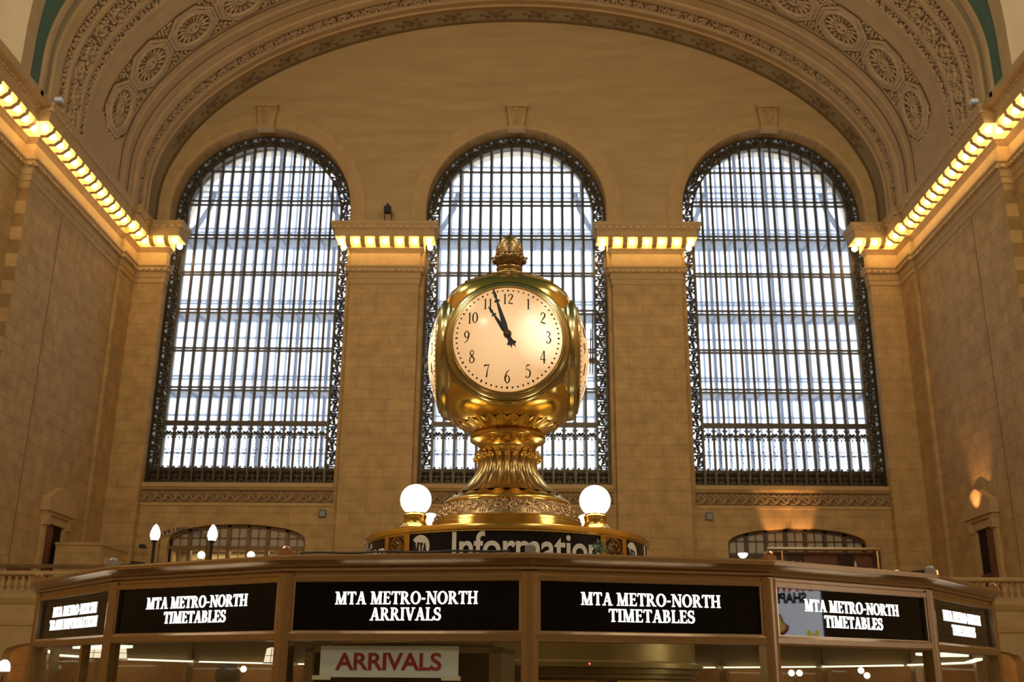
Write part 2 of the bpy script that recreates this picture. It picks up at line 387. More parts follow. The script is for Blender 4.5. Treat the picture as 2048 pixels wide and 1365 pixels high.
# entablature with its lamp-lit cornice
ENT = [(0, 18.98), (.05, 19.0), (.05, 19.22), (.09, 19.24), (.09, 19.5), (.13, 19.52), (.2, 19.62), (.2, 19.72), (.26, 19.76), (.26, 19.84), (.02, 19.9),
       (.02, 20.5), (.06, 20.54), (.14, 20.66), (.2, 20.7), (.2, 20.74), (.2, 21.08), (.66, 21.08), (.7, 21.06), (.7, 21.34), (.74, 21.37), (.84, 21.58), (.9, 21.64), (.9, 21.76), (-.3, 21.8)]
PATHS = {
 'left': [(-18.15, 20.5), (-18.15, 34.5), (-17.75, 34.5), (-17.75, 43.2), (-17.6, 43.2), (-17.6, PY), (-16.2, PY), (-16.2, WY)],
 'right': [(16.2, WY), (16.2, PY), (17.6, PY), (17.6, 43.2), (17.75, 43.2), (17.75, 34.5), (18.15, 34.5), (18.15, 20.5)],
 'left_pier': [(-7.6, WY), (-7.6, PY), (-4.45, PY), (-4.45, WY)],
 'right_pier': [(4.45, WY), (4.45, PY), (7.6, PY), (7.6, WY)]}
PATHS = {k: [(HX+x, y) for x, y in p] for k, p in PATHS.items()}
def offset_segments(path, d):
    """straight runs of the cornice, offset outwards, with their outward normals"""
    mb = MB(); sweep(mb, [(d, 0), (d, 1)], path); n = len(path); P = mb.v[:n]; out = []
    for i in range(n-1):
        a, b = Vector(P[i][:2]), Vector(P[i+1][:2]); p, q = Vector(path[i]), Vector(path[i+1]); t = (q-p).normalized(); out.append((a, b, t, Vector((t.y, -t.x))))
    return out
BULBS = {}
for key, path in PATHS.items():
    e = MB(); sweep(e, ENT, path); root = struct(e.build('trim_cornice_'+key, M['stone'], None, True, 25))
    md = MB(); dn = MB(); eg = MB(); spots = []
    for (a, b, t, nn), (a2, b2, _, _), (a3, b3, _, _) in zip(offset_segments(path, .45), offset_segments(path, .22), offset_segments(path, .9)):
        Ls = (b-a).length
        if (b-a).dot(t) > .2:
            long = Ls > 1.2
            n = max(1, round(Ls/.665)) if long else 0
            for k in range(n+1 if long else 0): spots.append((a+(b-a)*(k/n), nn))
            if not long and Ls > .5: spots.append((a+(b-a)*(.85 if key.startswith('right') and nn.x > 0 or nn.x > 0 else .15), nn))
            for k in range(n):
                c = a+(b-a)*((k+.5)/n)
                F = lambda u, v, h, c=c, t=t, nn=nn: (c.x+t.x*u+nn.x*h, c.y+t.y*u+nn.y*h, v)
                md.add([F(u, v, h) for u in (-.11, .11) for v, h in ((20.76, -.25), (20.76, -.02), (20.88, .12), (20.93, .2), (21.08, .22), (21.08, -.25))],
                       [(0, 1, 2, 3, 4, 5), (11, 10, 9, 8, 7, 6)]+[(i, 6+i, 6+(i+1) % 6, (i+1) % 6) for i in range(6)])
        if (b2-a2).dot(t) > .1:                 # dentils of the architrave
            L2 = (b2-a2).length; n2 = max(1, int(L2/.24))
            for k in range(n2):
                c = a2+(b2-a2)*((k+.5)/n2); dn.add(*(lambda m: (m.v, m.f))(MB().obox(lambda u, v, h: (c.x+t.x*u+nn.x*h, c.y+t.y*u+nn.y*h, v), -.075, .075, 19.53, 19.66, -.06, .03)))
        if (b3-a3).dot(t) > .1:                 # egg ornaments along the top moulding
            L3 = (b3-a3).length; n3 = max(1, int(L3/.3))
            for k in range(n3):
                c = a3+(b3-a3)*((k+.5)/n3); eg.add(*(lambda m: (m.v, m.f))(MB().obox(lambda u, v, h: (c.x+t.x*u+nn.x*h, c.y+t.y*u+nn.y*h, v), -.09, .09, 21.42, 21.56, -.16, -.04)))
    md.build('modillions', M['stone'], root); dn.build('dentils', M['stone'], root); eg.build('egg_moulding', M['cream'], root)
    BULBS[key] = spots
# bare round bulbs
bulb = MB().ball((0, 0, 0), .125, 16, 10).build('light_bulb', M['bulb'], None, True)
so = MB().lathe([(.05, .1), (.07, .12), (.07, .2), (.02, .2)], 12).build('socket', M['brass_dark'], bulb)
NAMES = {'left': 'left wall cornice', 'right': 'right wall cornice', 'left_pier': 'capital left of the clock', 'right_pier': 'capital right of the clock'}
first = True
for key, spots in BULBS.items():
    spots = [(p, n) for p, n in spots if p.y > 29.0]
    if key == 'left': spots = spots[::-1]
    kept = []
    for p, n in spots:
        if all((p-q).length > .3 for q, _ in kept): kept.append((p, n))
    for i, (p, n) in enumerate(kept):
        o = bulb if first else copy_tree(bulb); first = False
        o.location = (p.x, p.y, 20.93)
        o0 = ORD[i] if i < 20 else 'twenty-'+ORD[i-20]
        tag(o, 'glowing round bulb on the %s, %s %s' % (NAMES[key], o0, 'from its left end' if 'pier' in key else 'counted from the window side'), 'light bulb', 'cornice light bulbs')
# sill mouldings and wave friezes beneath the great windows
for k in (-1, 0, 1):
    c = HX+k*SX; mb = MB(); hw = 4.3 if k else 4.3
    sweep(mb, [(0, 8.8), (.05, 8.82), (.05, 8.95), (.0, 8.97), (0, 9.5), (.04, 9.52), (.1, 9.6), (.16, 9.62), (.16, 9.8), (-.6, 9.84)], [(c-hw, WY), (c+hw, WY)])
    r = struct(mb.build('trim_sill', M['stone'])); F = FXZ(WY); wv = MB(); gb = MB()
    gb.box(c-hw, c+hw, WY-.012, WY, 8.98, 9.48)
    n = 19
    for j in range(n):
        u = c-hw+(j+.5)*2*hw/n; wv.spiral(F, u, 9.22, .2, pi, 1.3, .08, .07, -1, 10, False); wv.ribbon(F, [(u-.22, 9.04), (u-.05, 9.02), (u+.14, 9.1), (u+.22, 9.3)], .07, .06); wv.lump(F, u+.2, 9.38, .07, .05, 0, .06)
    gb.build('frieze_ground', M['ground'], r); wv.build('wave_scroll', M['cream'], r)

# ------------------------------------------------------------------ vault
VA, VN, VZ, VB = 17.1, 1.95, 23.25, 10.15
def vp(t):
    c, s_ = cos(t), max(sin(t), 0.)
    k = 2/VN
    return (VA*math.copysign(abs(c)**k, c), VZ+VB*s_**k)
_tab = [(-VA, 21.6), (-VA, 22.4), (-VA, 23.0)]+[vp(pi-pi*i/160) for i in range(161)]+[(VA, 23.0), (VA, 22.4), (VA, 21.6)]
_len = [0]
for i in range(1, len(_tab)): _len.append(_len[-1]+hypot(_tab[i][0]-_tab[i-1][0], _tab[i][1]-_tab[i-1][1]))
VL = _len[-1]
def vs_(s):
    """point and inward normal of the vault section at arc length s from the left foot"""
    import bisect
    i = min(max(bisect.bisect_left(_len, s), 1), len(_tab)-1); f = (s-_len[i-1])/(_len[i]-_len[i-1])
    (x0, z0), (x1, z1) = _tab[i-1], _tab[i]; d = hypot(x1-x0, z1-z0)
    return x0+(x1-x0)*f, z0+(z1-z0)*f, (z1-z0)/d, -(x1-x0)/d
def FV(s, y, h):
    x, z, nx, nz = vs_(s); return (HX+x+nx*h, y, z+nz*h)
def vault_strip(mb, prof, n=150):
    mb.grid([[FV(VL*j/n, y, h) for j in range(n+1)] for y, h in prof])
vm = MB()
# section along the hall: (Y, inward offset) from the end wall to the edge of the painted ceiling
SEC0 = [(WY+.1, .02), (45.16, .02), (45.14, .10), (45.08, .10), (45.06, -.03)]
SEC1 = [(44.18, -.03), (44.15, .06), (44.02, .09), (43.9, .09), (43.88, .16), (43.72, .18), (43.7, .10), (43.45, .13), (43.3, .17), (43.26, .17), (43.24, -.03)]
SEC2 = [(42.5, -.03), (42.5, .06), (42.47, .16), (42.3, .17), (42.1, .14), (42.05, .05), (41.6, .03), (41.55, -.02), (41.15, -.02), (41.1, .05), (40.95, .05), (40.9, .0), (40.6, 0), (40.57, -.04), (40.5, -.04), (40.47, 0),
        (37.0, 0), (36.95, .05), (36.72, .05), (36.7, -.03)]
SEC3 = [(36.25, -.03), (36.22, .09), (35.98, .12), (35.95, -.03)]
SEC4 = [(34.85, -.03), (34.82, .13), (34.62, .15), (34.6, -.03)]
SEC5 = [(34.05, -.03), (34.03, .12), (33.5, .12), (33.5, -.03)]
SEC6 = [(33.02, -.03), (33.02, .1), (32.8, .1), (32.8, -.06)]
for sec in (SEC0, SEC1, SEC2, SEC3, SEC4, SEC5, SEC6): vault_strip(vm, sec)
vm.cur = 1
for a, b in ((45.06, 44.18),): vault_strip(vm, [(a, 0), (b, 0)])
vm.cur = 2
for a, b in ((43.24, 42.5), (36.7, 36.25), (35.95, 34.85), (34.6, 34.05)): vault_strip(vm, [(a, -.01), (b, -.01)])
vm.cur = 1; vault_strip(vm, [(33.5, 0), (33.02, 0)])
vm.cur = 3; vault_strip(vm, [(45.125, .104), (45.045, .104), (45.045, .0)]); vault_strip(vm, [(41.56, .03), (41.53, -.02)]); vault_strip(vm, [(40.58, .004), (40.53, -.03)]); vault_strip(vm, [(43.88, .165), (43.84, .172)])  # dark lines along the arch and band edges
# teal painted main ceiling with lunettes cut into both sides
vm.cur = 4
LY, LZ, LR = 26.0, 23.2, 5.25
def cut(z, r): return sqrt(max(r*r-max(z-LZ, 0)**2, 0))
rows = [[], [], [], []]; n = 260
lun = {-1: [[], [], [], [], []], 1: [[], [], [], [], []]}
for j in range(n+1):
    s_ = VL*j/n; x, z, nx, nz = vs_(s_); w = cut(z, LR+.72)
    p = lambda y: FV(s_, y, -.03)
    rows[0].append(FV(s_, 32.82, -.03)); rows[1].append(p(LY+w)); rows[2].append(p(LY-w)); rows[3].append(p(-42.2))
    if w > 0 and z < LZ+LR+.72:
        sd = 1 if x > 0 else -1; w2 = cut(z, LR)
        for q, v in zip(lun[sd], (FV(s_, LY+w, -.04), FV(s_, LY+w, .06), FV(s_, LY+w2, .06), (HX+sd*18.9, LY+w2, z), (HX+sd*18.9, LY-w2, z))): q.append(v)
vm.grid(rows[0:2]); vm.grid(rows[2:4])
vm.cur = 0
for sd in (-1, 1): vm.grid(lun[sd][:4])
ceil = struct(vm.build('ceiling', [M['vault'], M['grey_band'], M['ground'], M['dark_line'], M['teal']], None, True, 30))
# carved friezes on the vault
def leafage(mb, s0, s1, y0, y1, cell, k=1., keep=lambda s_, y: True):
    """close-set carved leaves covering a band of the vault"""
    ns, ny = int((s1-s0)/cell), max(1, round((y1-y0)/cell))
    for a in range(ns):
        for b in range(ny):
            s_, y = s0+(a+.5+random.uniform(-.3, .3))*(s1-s0)/ns, y0+(b+.5+random.uniform(-.22, .22))*(y1-y0)/ny
            if keep(s_, y): mb.lump(FV, s_, y, cell*random.uniform(.42, .72)*k, cell*random.uniform(.24, .4)*k, random.choice((.7, -.7, 1.2, -1.2, .2))+random.uniform(-.3, .3), cell*random.uniform(.3, .55), 6)
lf = MB()
for j in range(74):                              # continuous leaf scroll
    s_ = VL*(j+.5)/74; sg = 1 if j % 2 else -1
    lf.spiral(FV, s_, 42.87+.07*sg, .24, sg*pi/2, 1.2, .085, .10, sg, 10)
leafage(lf, .3, VL-.3, 42.52, 43.22, .17)
lf.build('leaf_frieze', M['cream'], ceil)
wd = MB()
for j in range(46):                              # broad acanthus band at the edge of the painted ceiling
    s_ = VL*(j+.5)/46; sg = 1 if j % 2 else -1
    wd.spiral(FV, s_, 35.42+.1*sg, .36, sg*pi/2, 1.35, .1, .13, sg, 14)
leafage(wd, .3, VL-.3, 34.87, 35.93, .19); leafage(wd, .3, VL-.3, 36.27, 36.68, .19); leafage(wd, .3, VL-.3, 34.07, 34.58, .19)
wd.build('acanthus_band', M['cream'], ceil)
# small bronze-green leaf sprays painted in relief on the inner arch band
def spray(mb, s0, y0):
    for sg in (-1, 1):
        mb.ribbon(FV, [(s0, y0), (s0+sg*.25, y0+.1), (s0+sg*.5, y0+.02), (s0+sg*.82, y0+.06)], .06, .04)
        mb.ribbon(FV, [(s0, y0-.1), (s0+sg*.2, y0-.22), (s0+sg*.42, y0-.24)], .05, .04)
        mb.spiral(FV, s0+sg*.42, y0+.2, .14, 0, 1.1, .05, .05, sg, 8); mb.spiral(FV, s0+sg*.3, y0-.2, .12, 0, 1.1, .05, .05, -sg, 8)
        mb.lump(FV, s0+sg*.72, y0-.06, .13, .05, .3*sg, .05)
    for a in range(5): mb.lump(FV, s0+.12*cos(a*1.26+.3), y0+.16*sin(a*1.26+.3), .13, .07, a*1.26+.3, .07)
SPRAY_S = [VL/2+(k+.5)*2.13 for k in range(-9, 9)]
for s0 in SPRAY_S:
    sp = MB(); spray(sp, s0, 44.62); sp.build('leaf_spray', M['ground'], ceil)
# rosette medallions in octagonal frames
S0 = None
def s_of(xt, zt): return min((hypot(p[0]-xt, p[1]-zt), l) for p, l in zip(_tab, _len))[1]
first_s = s_of(-16.84, 24.8); step = 2.46; nmed = int((VL/2-first_s)/step)
centres = [first_s+step*k for k in range(nmed+1)]; centres += [VL-c for c in centres[::-1]]
if abs(centres[nmed]-centres[nmed+1]) < 1.6: centres.pop(nmed)
MY = 39.15
inter = MB()
for ci, sc in enumerate(centres):
    F = lambda u, v, h, sc=sc: FV(sc+u, MY+v, h)
    mb = MB()
    KM = 1.1
    def ring(prof, n, a0=0, ks=1.1): mb.grid([[F(r*ks*cos(a0+2*pi*i/n), r*sin(a0+2*pi*i/n), h) for i in range(n+1)] for r, h in prof])
    ring([(1.20, 0), (1.18, .07), (1.1, .08), (1.08, .03), (1.02, .03), (1.0, .10), (.93, .10), (.91, .02)], 8, pi/8)
    ring([(.93, .02), (.89, .06), (.85, .13), (.80, .13), (.77, .05), (.77, -.12)], 28)
    nP = 17
    for p in range(nP):
        a = 2*pi*p/nP
        mb.ribbon(F, [(KM*r*cos(a), KM*r*sin(a)) for r in (.2, .33, .44, .56, .65, .74)], [.018, .035, .075, .145, .14, .04], .07)
        a2 = a+pi/nP
        mb.lump(F, KM*.5*cos(a2), KM*.5*sin(a2), .05, .022, a2, .05)
    ring([(.27, .0), (.25, .09), (.2, .11), (.16, .05)], 16); mb.lump(F, 0, 0, .17, .17, 0, .11, 10)
    me = mb.build('medallion', M['cream'], ceil)
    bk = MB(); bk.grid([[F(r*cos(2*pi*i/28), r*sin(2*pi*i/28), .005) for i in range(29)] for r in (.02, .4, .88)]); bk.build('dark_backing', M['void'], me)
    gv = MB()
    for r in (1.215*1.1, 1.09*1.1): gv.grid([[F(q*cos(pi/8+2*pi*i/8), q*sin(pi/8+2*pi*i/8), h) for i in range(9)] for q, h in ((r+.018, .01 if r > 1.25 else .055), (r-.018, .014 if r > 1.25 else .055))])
    gv.grid([[F(q*cos(2*pi*i/28), q*sin(2*pi*i/28), .045) for i in range(29)] for q in (.995, 1.02)]); gv.build('dark_outline', M['dark_line'], me)  # dark lines drawn around the octagon frame and its inner ring
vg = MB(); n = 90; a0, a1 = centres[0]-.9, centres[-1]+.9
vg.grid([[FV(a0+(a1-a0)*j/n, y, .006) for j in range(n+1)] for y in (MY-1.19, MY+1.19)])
def between(s_, y): return all(max(abs(s_-c), abs(y-MY), (abs(s_-c)+abs(y-MY))/1.414) > 1.24 for c in centres)
leafage(inter, a0-.5, a1+.5, MY-1.15, MY+1.15, .17, 1, lambda s_, y: between(s_, y) and (a0 < s_ < a1 or abs(y-MY) < .55))
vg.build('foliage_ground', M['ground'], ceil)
inter.build('medallion_foliage', M['cream'], ceil)
# lunette windows at the edge of view
for sd in (-1, 1):
    lw = MB()
    for k in range(-9, 10):
        y = LY+k*.56; zt = LZ+cut(LZ, 1)*0+sqrt(max((LR)**2-(y-LY)**2, .01)); lw.box(min(HX+sd*18.6, HX+sd*18.75), max(HX+sd*18.6, HX+sd*18.75), y-.06, y+.06, 21.7, LZ+zt-.0)
    for z in (23.0, 24.5, 26.0, 27.3):
        w = cut(z, LR); lw.box(min(HX+sd*18.62, HX+sd*18.74), max(HX+sd*18.62, HX+sd*18.74), LY-w, LY+w, z-.06, z+.06)
    FL = lambda u, v, h: (HX+sd*(18.6-h), u, v)
    for j in range(44):
        a = pi*(j+.5)/44; lw.spiral(FL, LY+(LR-.28)*cos(a), LZ+(LR-.28)*sin(a), .2, a, 1.2, .09, .05, 1, 9)
    for s2 in (-1, 1):
        for z in (22, 22.5, 23): lw.spiral(FL, LY+s2*(LR-.28), z, .2, 0, 1.2, .09, .05, s2, 9)
    struct(lw.build('window_%d' % (4 if sd < 0 else 5), M['iron']))

# ------------------------------------------------------------------ great windows
PAIRS = [(23.746, 23.533), (21.94, 21.77), (20.03, 19.89), (18.16, 17.985), (16.25, 16.115), (14.37, 14.217)]
for k, wn in ((-1, 'window_1'), (0, 'window_2'), (1, 'window_3')):
    c = HX+k*SX; bay = 2*HWIN/17; ri = HWIN-bay; fr = MB()
    for r0, r1 in ((HWIN+.08, HWIN-.05), (ri+.05, ri-.05)):
        fr.grid([[(c-r*cos(pi*i/40), y, ZS+r*sin(pi*i/40)) for i in range(41)] for r, y in ((r0, 46.2), (r0, 45.92), (r1, 45.92), (r1, 46.2))])
        for s in (-1, 1): a, b = sorted((c+s*r0, c+s*r1)); fr.box(a, b, 45.92, 46.2, ZB, ZS)
    fr.box(c-HWIN-.08, c+HWIN+.08, 45.92, 46.2, 9.80, 9.99)
    win = struct(fr.build(wn, M['iron']))
    mu = MB()
    for j in range(1, 17):
        x = -HWIN+j*bay; zt = ZS+sqrt(max(ri*ri-x*x, 0)); mu.box(c+x-.045, c+x+.045, 45.94, 46.14, ZB, zt)
        mu.box(c+x-.062, c+x+.062, 46.02, 46.06, ZB, zt)
    mu.build('mullions', M['iron'], win)
    tr = MB()
    for z in [25.32]+[q for p in PAIRS for q in p]+[12.76, 12.60]:
        w = ri if z < ZS else sqrt(max(ri*ri-(z-ZS)**2, 0)); tr.box(c-w, c+w, 45.97, 46.1, z-.04, z+.04)
    tr.box(c-ri, c+ri, 45.95, 46.12, 12.6, 12.76)
    tr.build('transoms', M['iron'], win)
    sc = MB(); F = FXZ(46.0); mid = HWIN-bay/2
    def motif(u, v, ang, sg):
        G = lambda a, b, h: F(u+a*cos(ang)-b*sin(ang), v+a*sin(ang)+b*cos(ang), h)
        sc.spiral(G, -.14, .02*sg, .165, 0, 1.25, .095, .05, sg, 10); sc.spiral(G, .17, -.02*sg, .14, pi, 1.25, .09, .05, -sg, 10)
        for (a, b) in ((-.02, .17), (.04, -.17), (.3, .14), (-.3, -.14), (.02, 0)): sc.lump(G, a, b*sg, .115, .068, .8*sg, .05)
        for b in (-.2, .2): sc.lump(G, -.2, b, .09, .05, b*4, .05); sc.lump(G, .2, -b, .09, .05, b*4, .05)
    nz = 20
    for j in range(nz):
        z = 10.75+(ZS-10.75)*(j+.5)/nz
        for s in (-1, 1): motif(c+s*mid, z, pi/2, 1 if j % 2 else -1)
        if j % 2 == 0:
            for s in (-1, 1): sc.box(c+s*mid-.25, c+s*mid+.25, 45.98, 46.06, z-.36, z-.31)
    na = 19
    for j in range(na):
        a = pi*(j+.5)/na; motif(c-mid*cos(a), ZS+mid*sin(a), pi/2-a, 1 if j % 2 else -1)
        a = pi*j/na
        if 0 < j < na: sc.ribbon(F, [(c-r*cos(a), ZS+r*sin(a)) for r in (ri, HWIN)], .1, .04)
    sc.build('border_scrollwork', M['iron'], win)
    fz = MB()
    for j in range(1, 16):                      # scroll row and little pendant chains in the lower lights
        u = c-HWIN+(j+.5)*bay
        for sg in (-1, 1): fz.spiral(F, u+sg*.11, 12.2, .12, pi/2, 1.2, .075, .05, sg, 9); fz.lump(F, u+sg*.17, 12.05, .09, .045, sg*.9, .05); fz.lump(F, u+sg*.16, 12.42, .08, .04, -sg*.9, .05)
        fz.lump(F, u, 12.22, .24, .05, 0, .05); fz.lump(F, u, 12.02, .04, .1, 0, .05)
        for q in range(7): fz.lump(F, u+.02*(-1)**q, 11.88-.15*q, .022, .05, 0, .02, 5)
        fz.ribbon(F, [(u, 11.95), (u, 10.75)], .012, .01)
        for sg in (-1, 1): fz.lump(F, u+sg*.08, 11.48, .06, .028, sg*.7, .03); fz.lump(F, u+sg*.05, 11.3, .03, .03, 0, .02)
    fz.build('scroll_row', M['iron'], win)
    pn = MB(); pn.box(c-HWIN, c+HWIN, 46.02, 46.12, ZB, 10.66)
    F2 = FXZ(46.02)
    for j in range(17):
        u = c-HWIN+(j+.5)*bay
        for sg in (-1, 1): pn.spiral(F2, u+sg*.11, 10.42, .1, pi/2, 1.2, .06, .05, sg, 8); pn.spiral(F2, u+sg*.11, 10.2, .1, -pi/2, 1.2, .06, .05, sg, 8)
        for q in range(3): pn.lump(F2, u-.16+.16*q, 10.04, .055, .05, 0, .05)
        pn.lump(F, u-.1, 10.69, .07, .05, .4, .04); pn.lump(F, u+.12, 10.7, .06, .04, -.4, .04)
    pn.build('bronze_panel', M['iron_panel'], win)
    ow = MB()                                   # outer sash of the double window with its glass walkways
    for j in range(0, 18):
        x = -HWIN+j*bay; zt = ZS+sqrt(max(HWIN**2-x*x, .02)); ow.box(c+x-.05, c+x+.05, 47.35, 47.5, 9.6, zt)
        if j % 3 == 0: ow.box(c+x-.07, c+x+.07, 47.25, 47.5, 9.6, zt)
    for z in (26.3, 25.25, 24.9, 24.6, 22.9, 22.7, 21.0, 19.1, 18.95, 17.2, 15.3, 15.15, 13.4, 11.6):
        w = HWIN if z < ZS else sqrt(max(HWIN**2-(z-ZS)**2, 0)); ow.box(c-w, c+w, 47.36, 47.48, z-.045, z+.045)
    for z in (21.85, 18.07, 14.29):
        w = HWIN if z < ZS else sqrt(max(HWIN**2-(z-ZS)**2, 0)); ow.box(c-w, c+w, 47.3, 47.5, z-.07, z+.06)
        for j in range(9): x = -w+(j+.5)*2*w/9; ow.box(c+x-.03, c+x+.03, 46.2, 47.35, z-.12, z-.0)
    for z0, z1 in ((21.9, 24.9), (18.1, 20.2)):
        for j in range(6):
            x = -3.5+1.4*j; ow.tube([(c+x, 47.3, z0), (c+x+.5, 47.3, z0+1.0)], .022, 5)
    for s in (-1, 1):
        ow.tube([(c+s*4.1, 47.2, 22.2)]+[(c+s*(4.1-1.2*sin(a)), 47.2, 22.2+2.6*a/1.5) for a in (.5, 1., 1.5)], .13, 6)
    ow.build('outer_sash', M['pale'], win)
    fl = MB()
    for z in (21.85, 18.07, 14.29):
        w = HWIN if z < ZS else sqrt(max(HWIN**2-(z-ZS)**2, 0)); fl.box(c-w, c+w, 46.22, 47.3, z, z+.05)
    fl.build('walkway_floor', M['floorglass'], win)
    g = plate('glazing', arch_pts(c, HWIN, 9.6, ZS, 32), [], 47.42, 47.43, M['pane'], win)
outer_holes = [arch_pts(HX+k*SX, 4.2, 9.6, ZS, 40) for k in (-1, 0, 1)]
plate('outer_facing', [(HX-19, 3), (HX+19, 3), (HX+19, 30.5), (HX-19, 30.5)], outer_holes, 47.3, 47.9, M['outer'], wb)
MB().box(HX-19, HX+19, 46.4, 47.9, 30.5, 30.7).box(HX-19.2, HX-19, 45, 47.9, 3, 30.7).box(HX+19, HX+19.2, 45, 47.9, 3, 30.7).box(HX-19, HX+19, 46.4, 47.9, 8.9, 9.55).build('passage_shell', M['outer'], wb)
for s in (-1, 1): MB().box(HX+s*SX/2-1.85, HX+s*SX/2+1.85, 46.4, 47.4, 9.5, 30).build('passage_pier', M['outer'], wb)

# ------------------------------------------------------------------ lower arched windows, balcony and stairs end
struct(MB().box(HX-18.3, HX+18.3, 34.1, 45.3, 3.75, 4.12).build('trim_balcony_floor', M['stone']))
for k, wn, zf in ((-1, 'window_6', 7.35), (1, 'window_7', 7.32)):
    cx = HX+SX*k+(.25 if k < 0 else -.05); hw = 2.95
    top = lambda x: zf+.68*max(1-(x/hw)**2, 0)**.45
    fr = MB(); pts = [(cx-hw*cos(pi*i/24), zf+.68*sin(pi*i/24)**.9) for i in range(25)]
    fr.grid([[(x*1+(cx-x)*(0 if a else .03), y, z-(0 if a else .1)) for x, z in pts] for a, y in ((1, 45.75), (1, 45.5), (0, 45.5), (0, 45.75))])
    for j in range(8): x = -hw+j*2*hw/7; fr.box(cx+x-.08, cx+x+.08, 45.5, 45.75, 4.12, top(x*.985))
    zt = 6.98 if k < 0 else 6.82; fr.box(cx-hw, cx+hw, 45.48, 45.78, zt, zt+.15); fr.box(cx-hw, cx-hw+.1, 45.5, 45.75, 4.12, zf); fr.box(cx+hw-.1, cx+hw, 45.5, 45.75, 4.12, zf)
    w = struct(fr.build(wn, M['oak' if k < 0 else 'dark_oak'])); gb = MB()
    for j in range(7): x = -hw+(j+.5)*2*hw/7; gb.box(cx+x-.02, cx+x+.02, 45.58, 45.62, 4.12, top(x))
    gb.box(cx-hw, cx+hw, 45.58, 45.62, 7.46, 7.5); gb.build('glazing_bars', M['oak' if k < 0 else 'dark_oak'], w)
    g = plate('frosted_panes', [(cx-hw, zt+.1)]+pts+[(cx+hw, zt+.1)], [], 45.66, 45.68, M['frost_pane'], w)
    MB().box(cx-hw, cx+hw, 45.66, 45.68, 4.12, zt+.05).build('clear_pane', M['boothglass'], w)
    MB().box(cx-3.4, cx+3.4, 46.95, 47.05, 3.9, 7.3).box(cx-3.4, cx+3.4, 45.9, 47.05, zt+.06, zt+.12).build('room_behind', M['cabinet'], w)
    lamp('AREA', 'restaurant_light', (cx, 46.4, zt), 75 if k < 0 else 12, (1, .75, .38), (5, .5))
# uplights above the right window and above the right door
for x in (10.9, 12.0): lamp('SPOT', 'wall_uplight', (x-.1, 44.5, 6.6), 300, (1, .5, .2), .05, (radians(160), 0, 0), radians(44))
lamp('SPOT', 'door_uplight', (HX+16.8, 39.5, 7.6), 160, (1, .52, .22), .05, (0, radians(-152), 0), radians(64))
# balcony front with a wide flat-arched opening beneath
arch = [(HX-15.9, 0)]+[(HX-15.9*cos(pi*i/24), 2.35+.75*sin(pi*i/24)**.7) for i in range(25)]+[(HX+15.9, 0)]
bf = struct(plate('trim_balcony_front', [(HX-18.3, 0)]+arch+[(HX+18.3, 0), (HX+18.3, 4.2), (HX-18.3, 4.2)], [], 34.0, 34.6, M['stone']))
mb = MB(); sweep(mb, [(0, 3.2), (.05, 3.22), (.08, 3.4), (.012, 3.45), (.012, 3.85), (.06, 3.9), (.14, 4.05), (.14, 4.2), (0, 4.22)], [(HX-18.2, 34.0), (HX+18.2, 34.0)]); mb.build('string_course', M['stone'], bf)
MB().box(HX-18, HX+18, 40, 40.2, 0, 3.75).build('lower_room_wall', M['dim'], bf)
for x in (-14.6, -9, 0, 9, 14.8): lamp('POINT', 'lower_room_light', (HX+x, 38, 3.1), 90, (1, .6, .28), .2)
def baluster(mb, x, y, z0, h):
    pr = [(.06, 0), (.075, .02), (.075, .09), (.05, .11), (.045, .16), (.085, .27), (.09, .34), (.06, .5), (.045, .62), (.05, .68), (.075, .72), (.075, .8), (.06, .82)]
    mb.lathe([(r, z*h/.82) for r, z in pr], 8, (x, y, z0))
for x0, x1, lab in ((-18.0, -8.6, 'pale stone balustrade at the left end of the balcony'), (9.6, 18.0, 'pale stone balustrade at the right end of the balcony, below candles')):
    t = thing('balustrade', lab, 'balustrade', (HX+(x0+x1)/2, 34.3, 4.2)); hw = (x1-x0)/2
    MB().box(-hw, hw, -.16, .16, 0, .1).build('plinth', M['stone'], t)
    r = MB(); sweep(r, [(-.13, .58), (.13, .58), (.17, .62), (.17, .68), (.14, .72), (-.13, .73)], [(-hw, 0), (hw, 0)]); r.build('handrail', M['stone'], t)
    n = int((x1-x0)/.215)
    for j in range(n):
        b = MB(); baluster(b, -hw+(j+.5)*2*hw/n, 0, .1, .48); b.build('baluster', M['stone'], t, True)
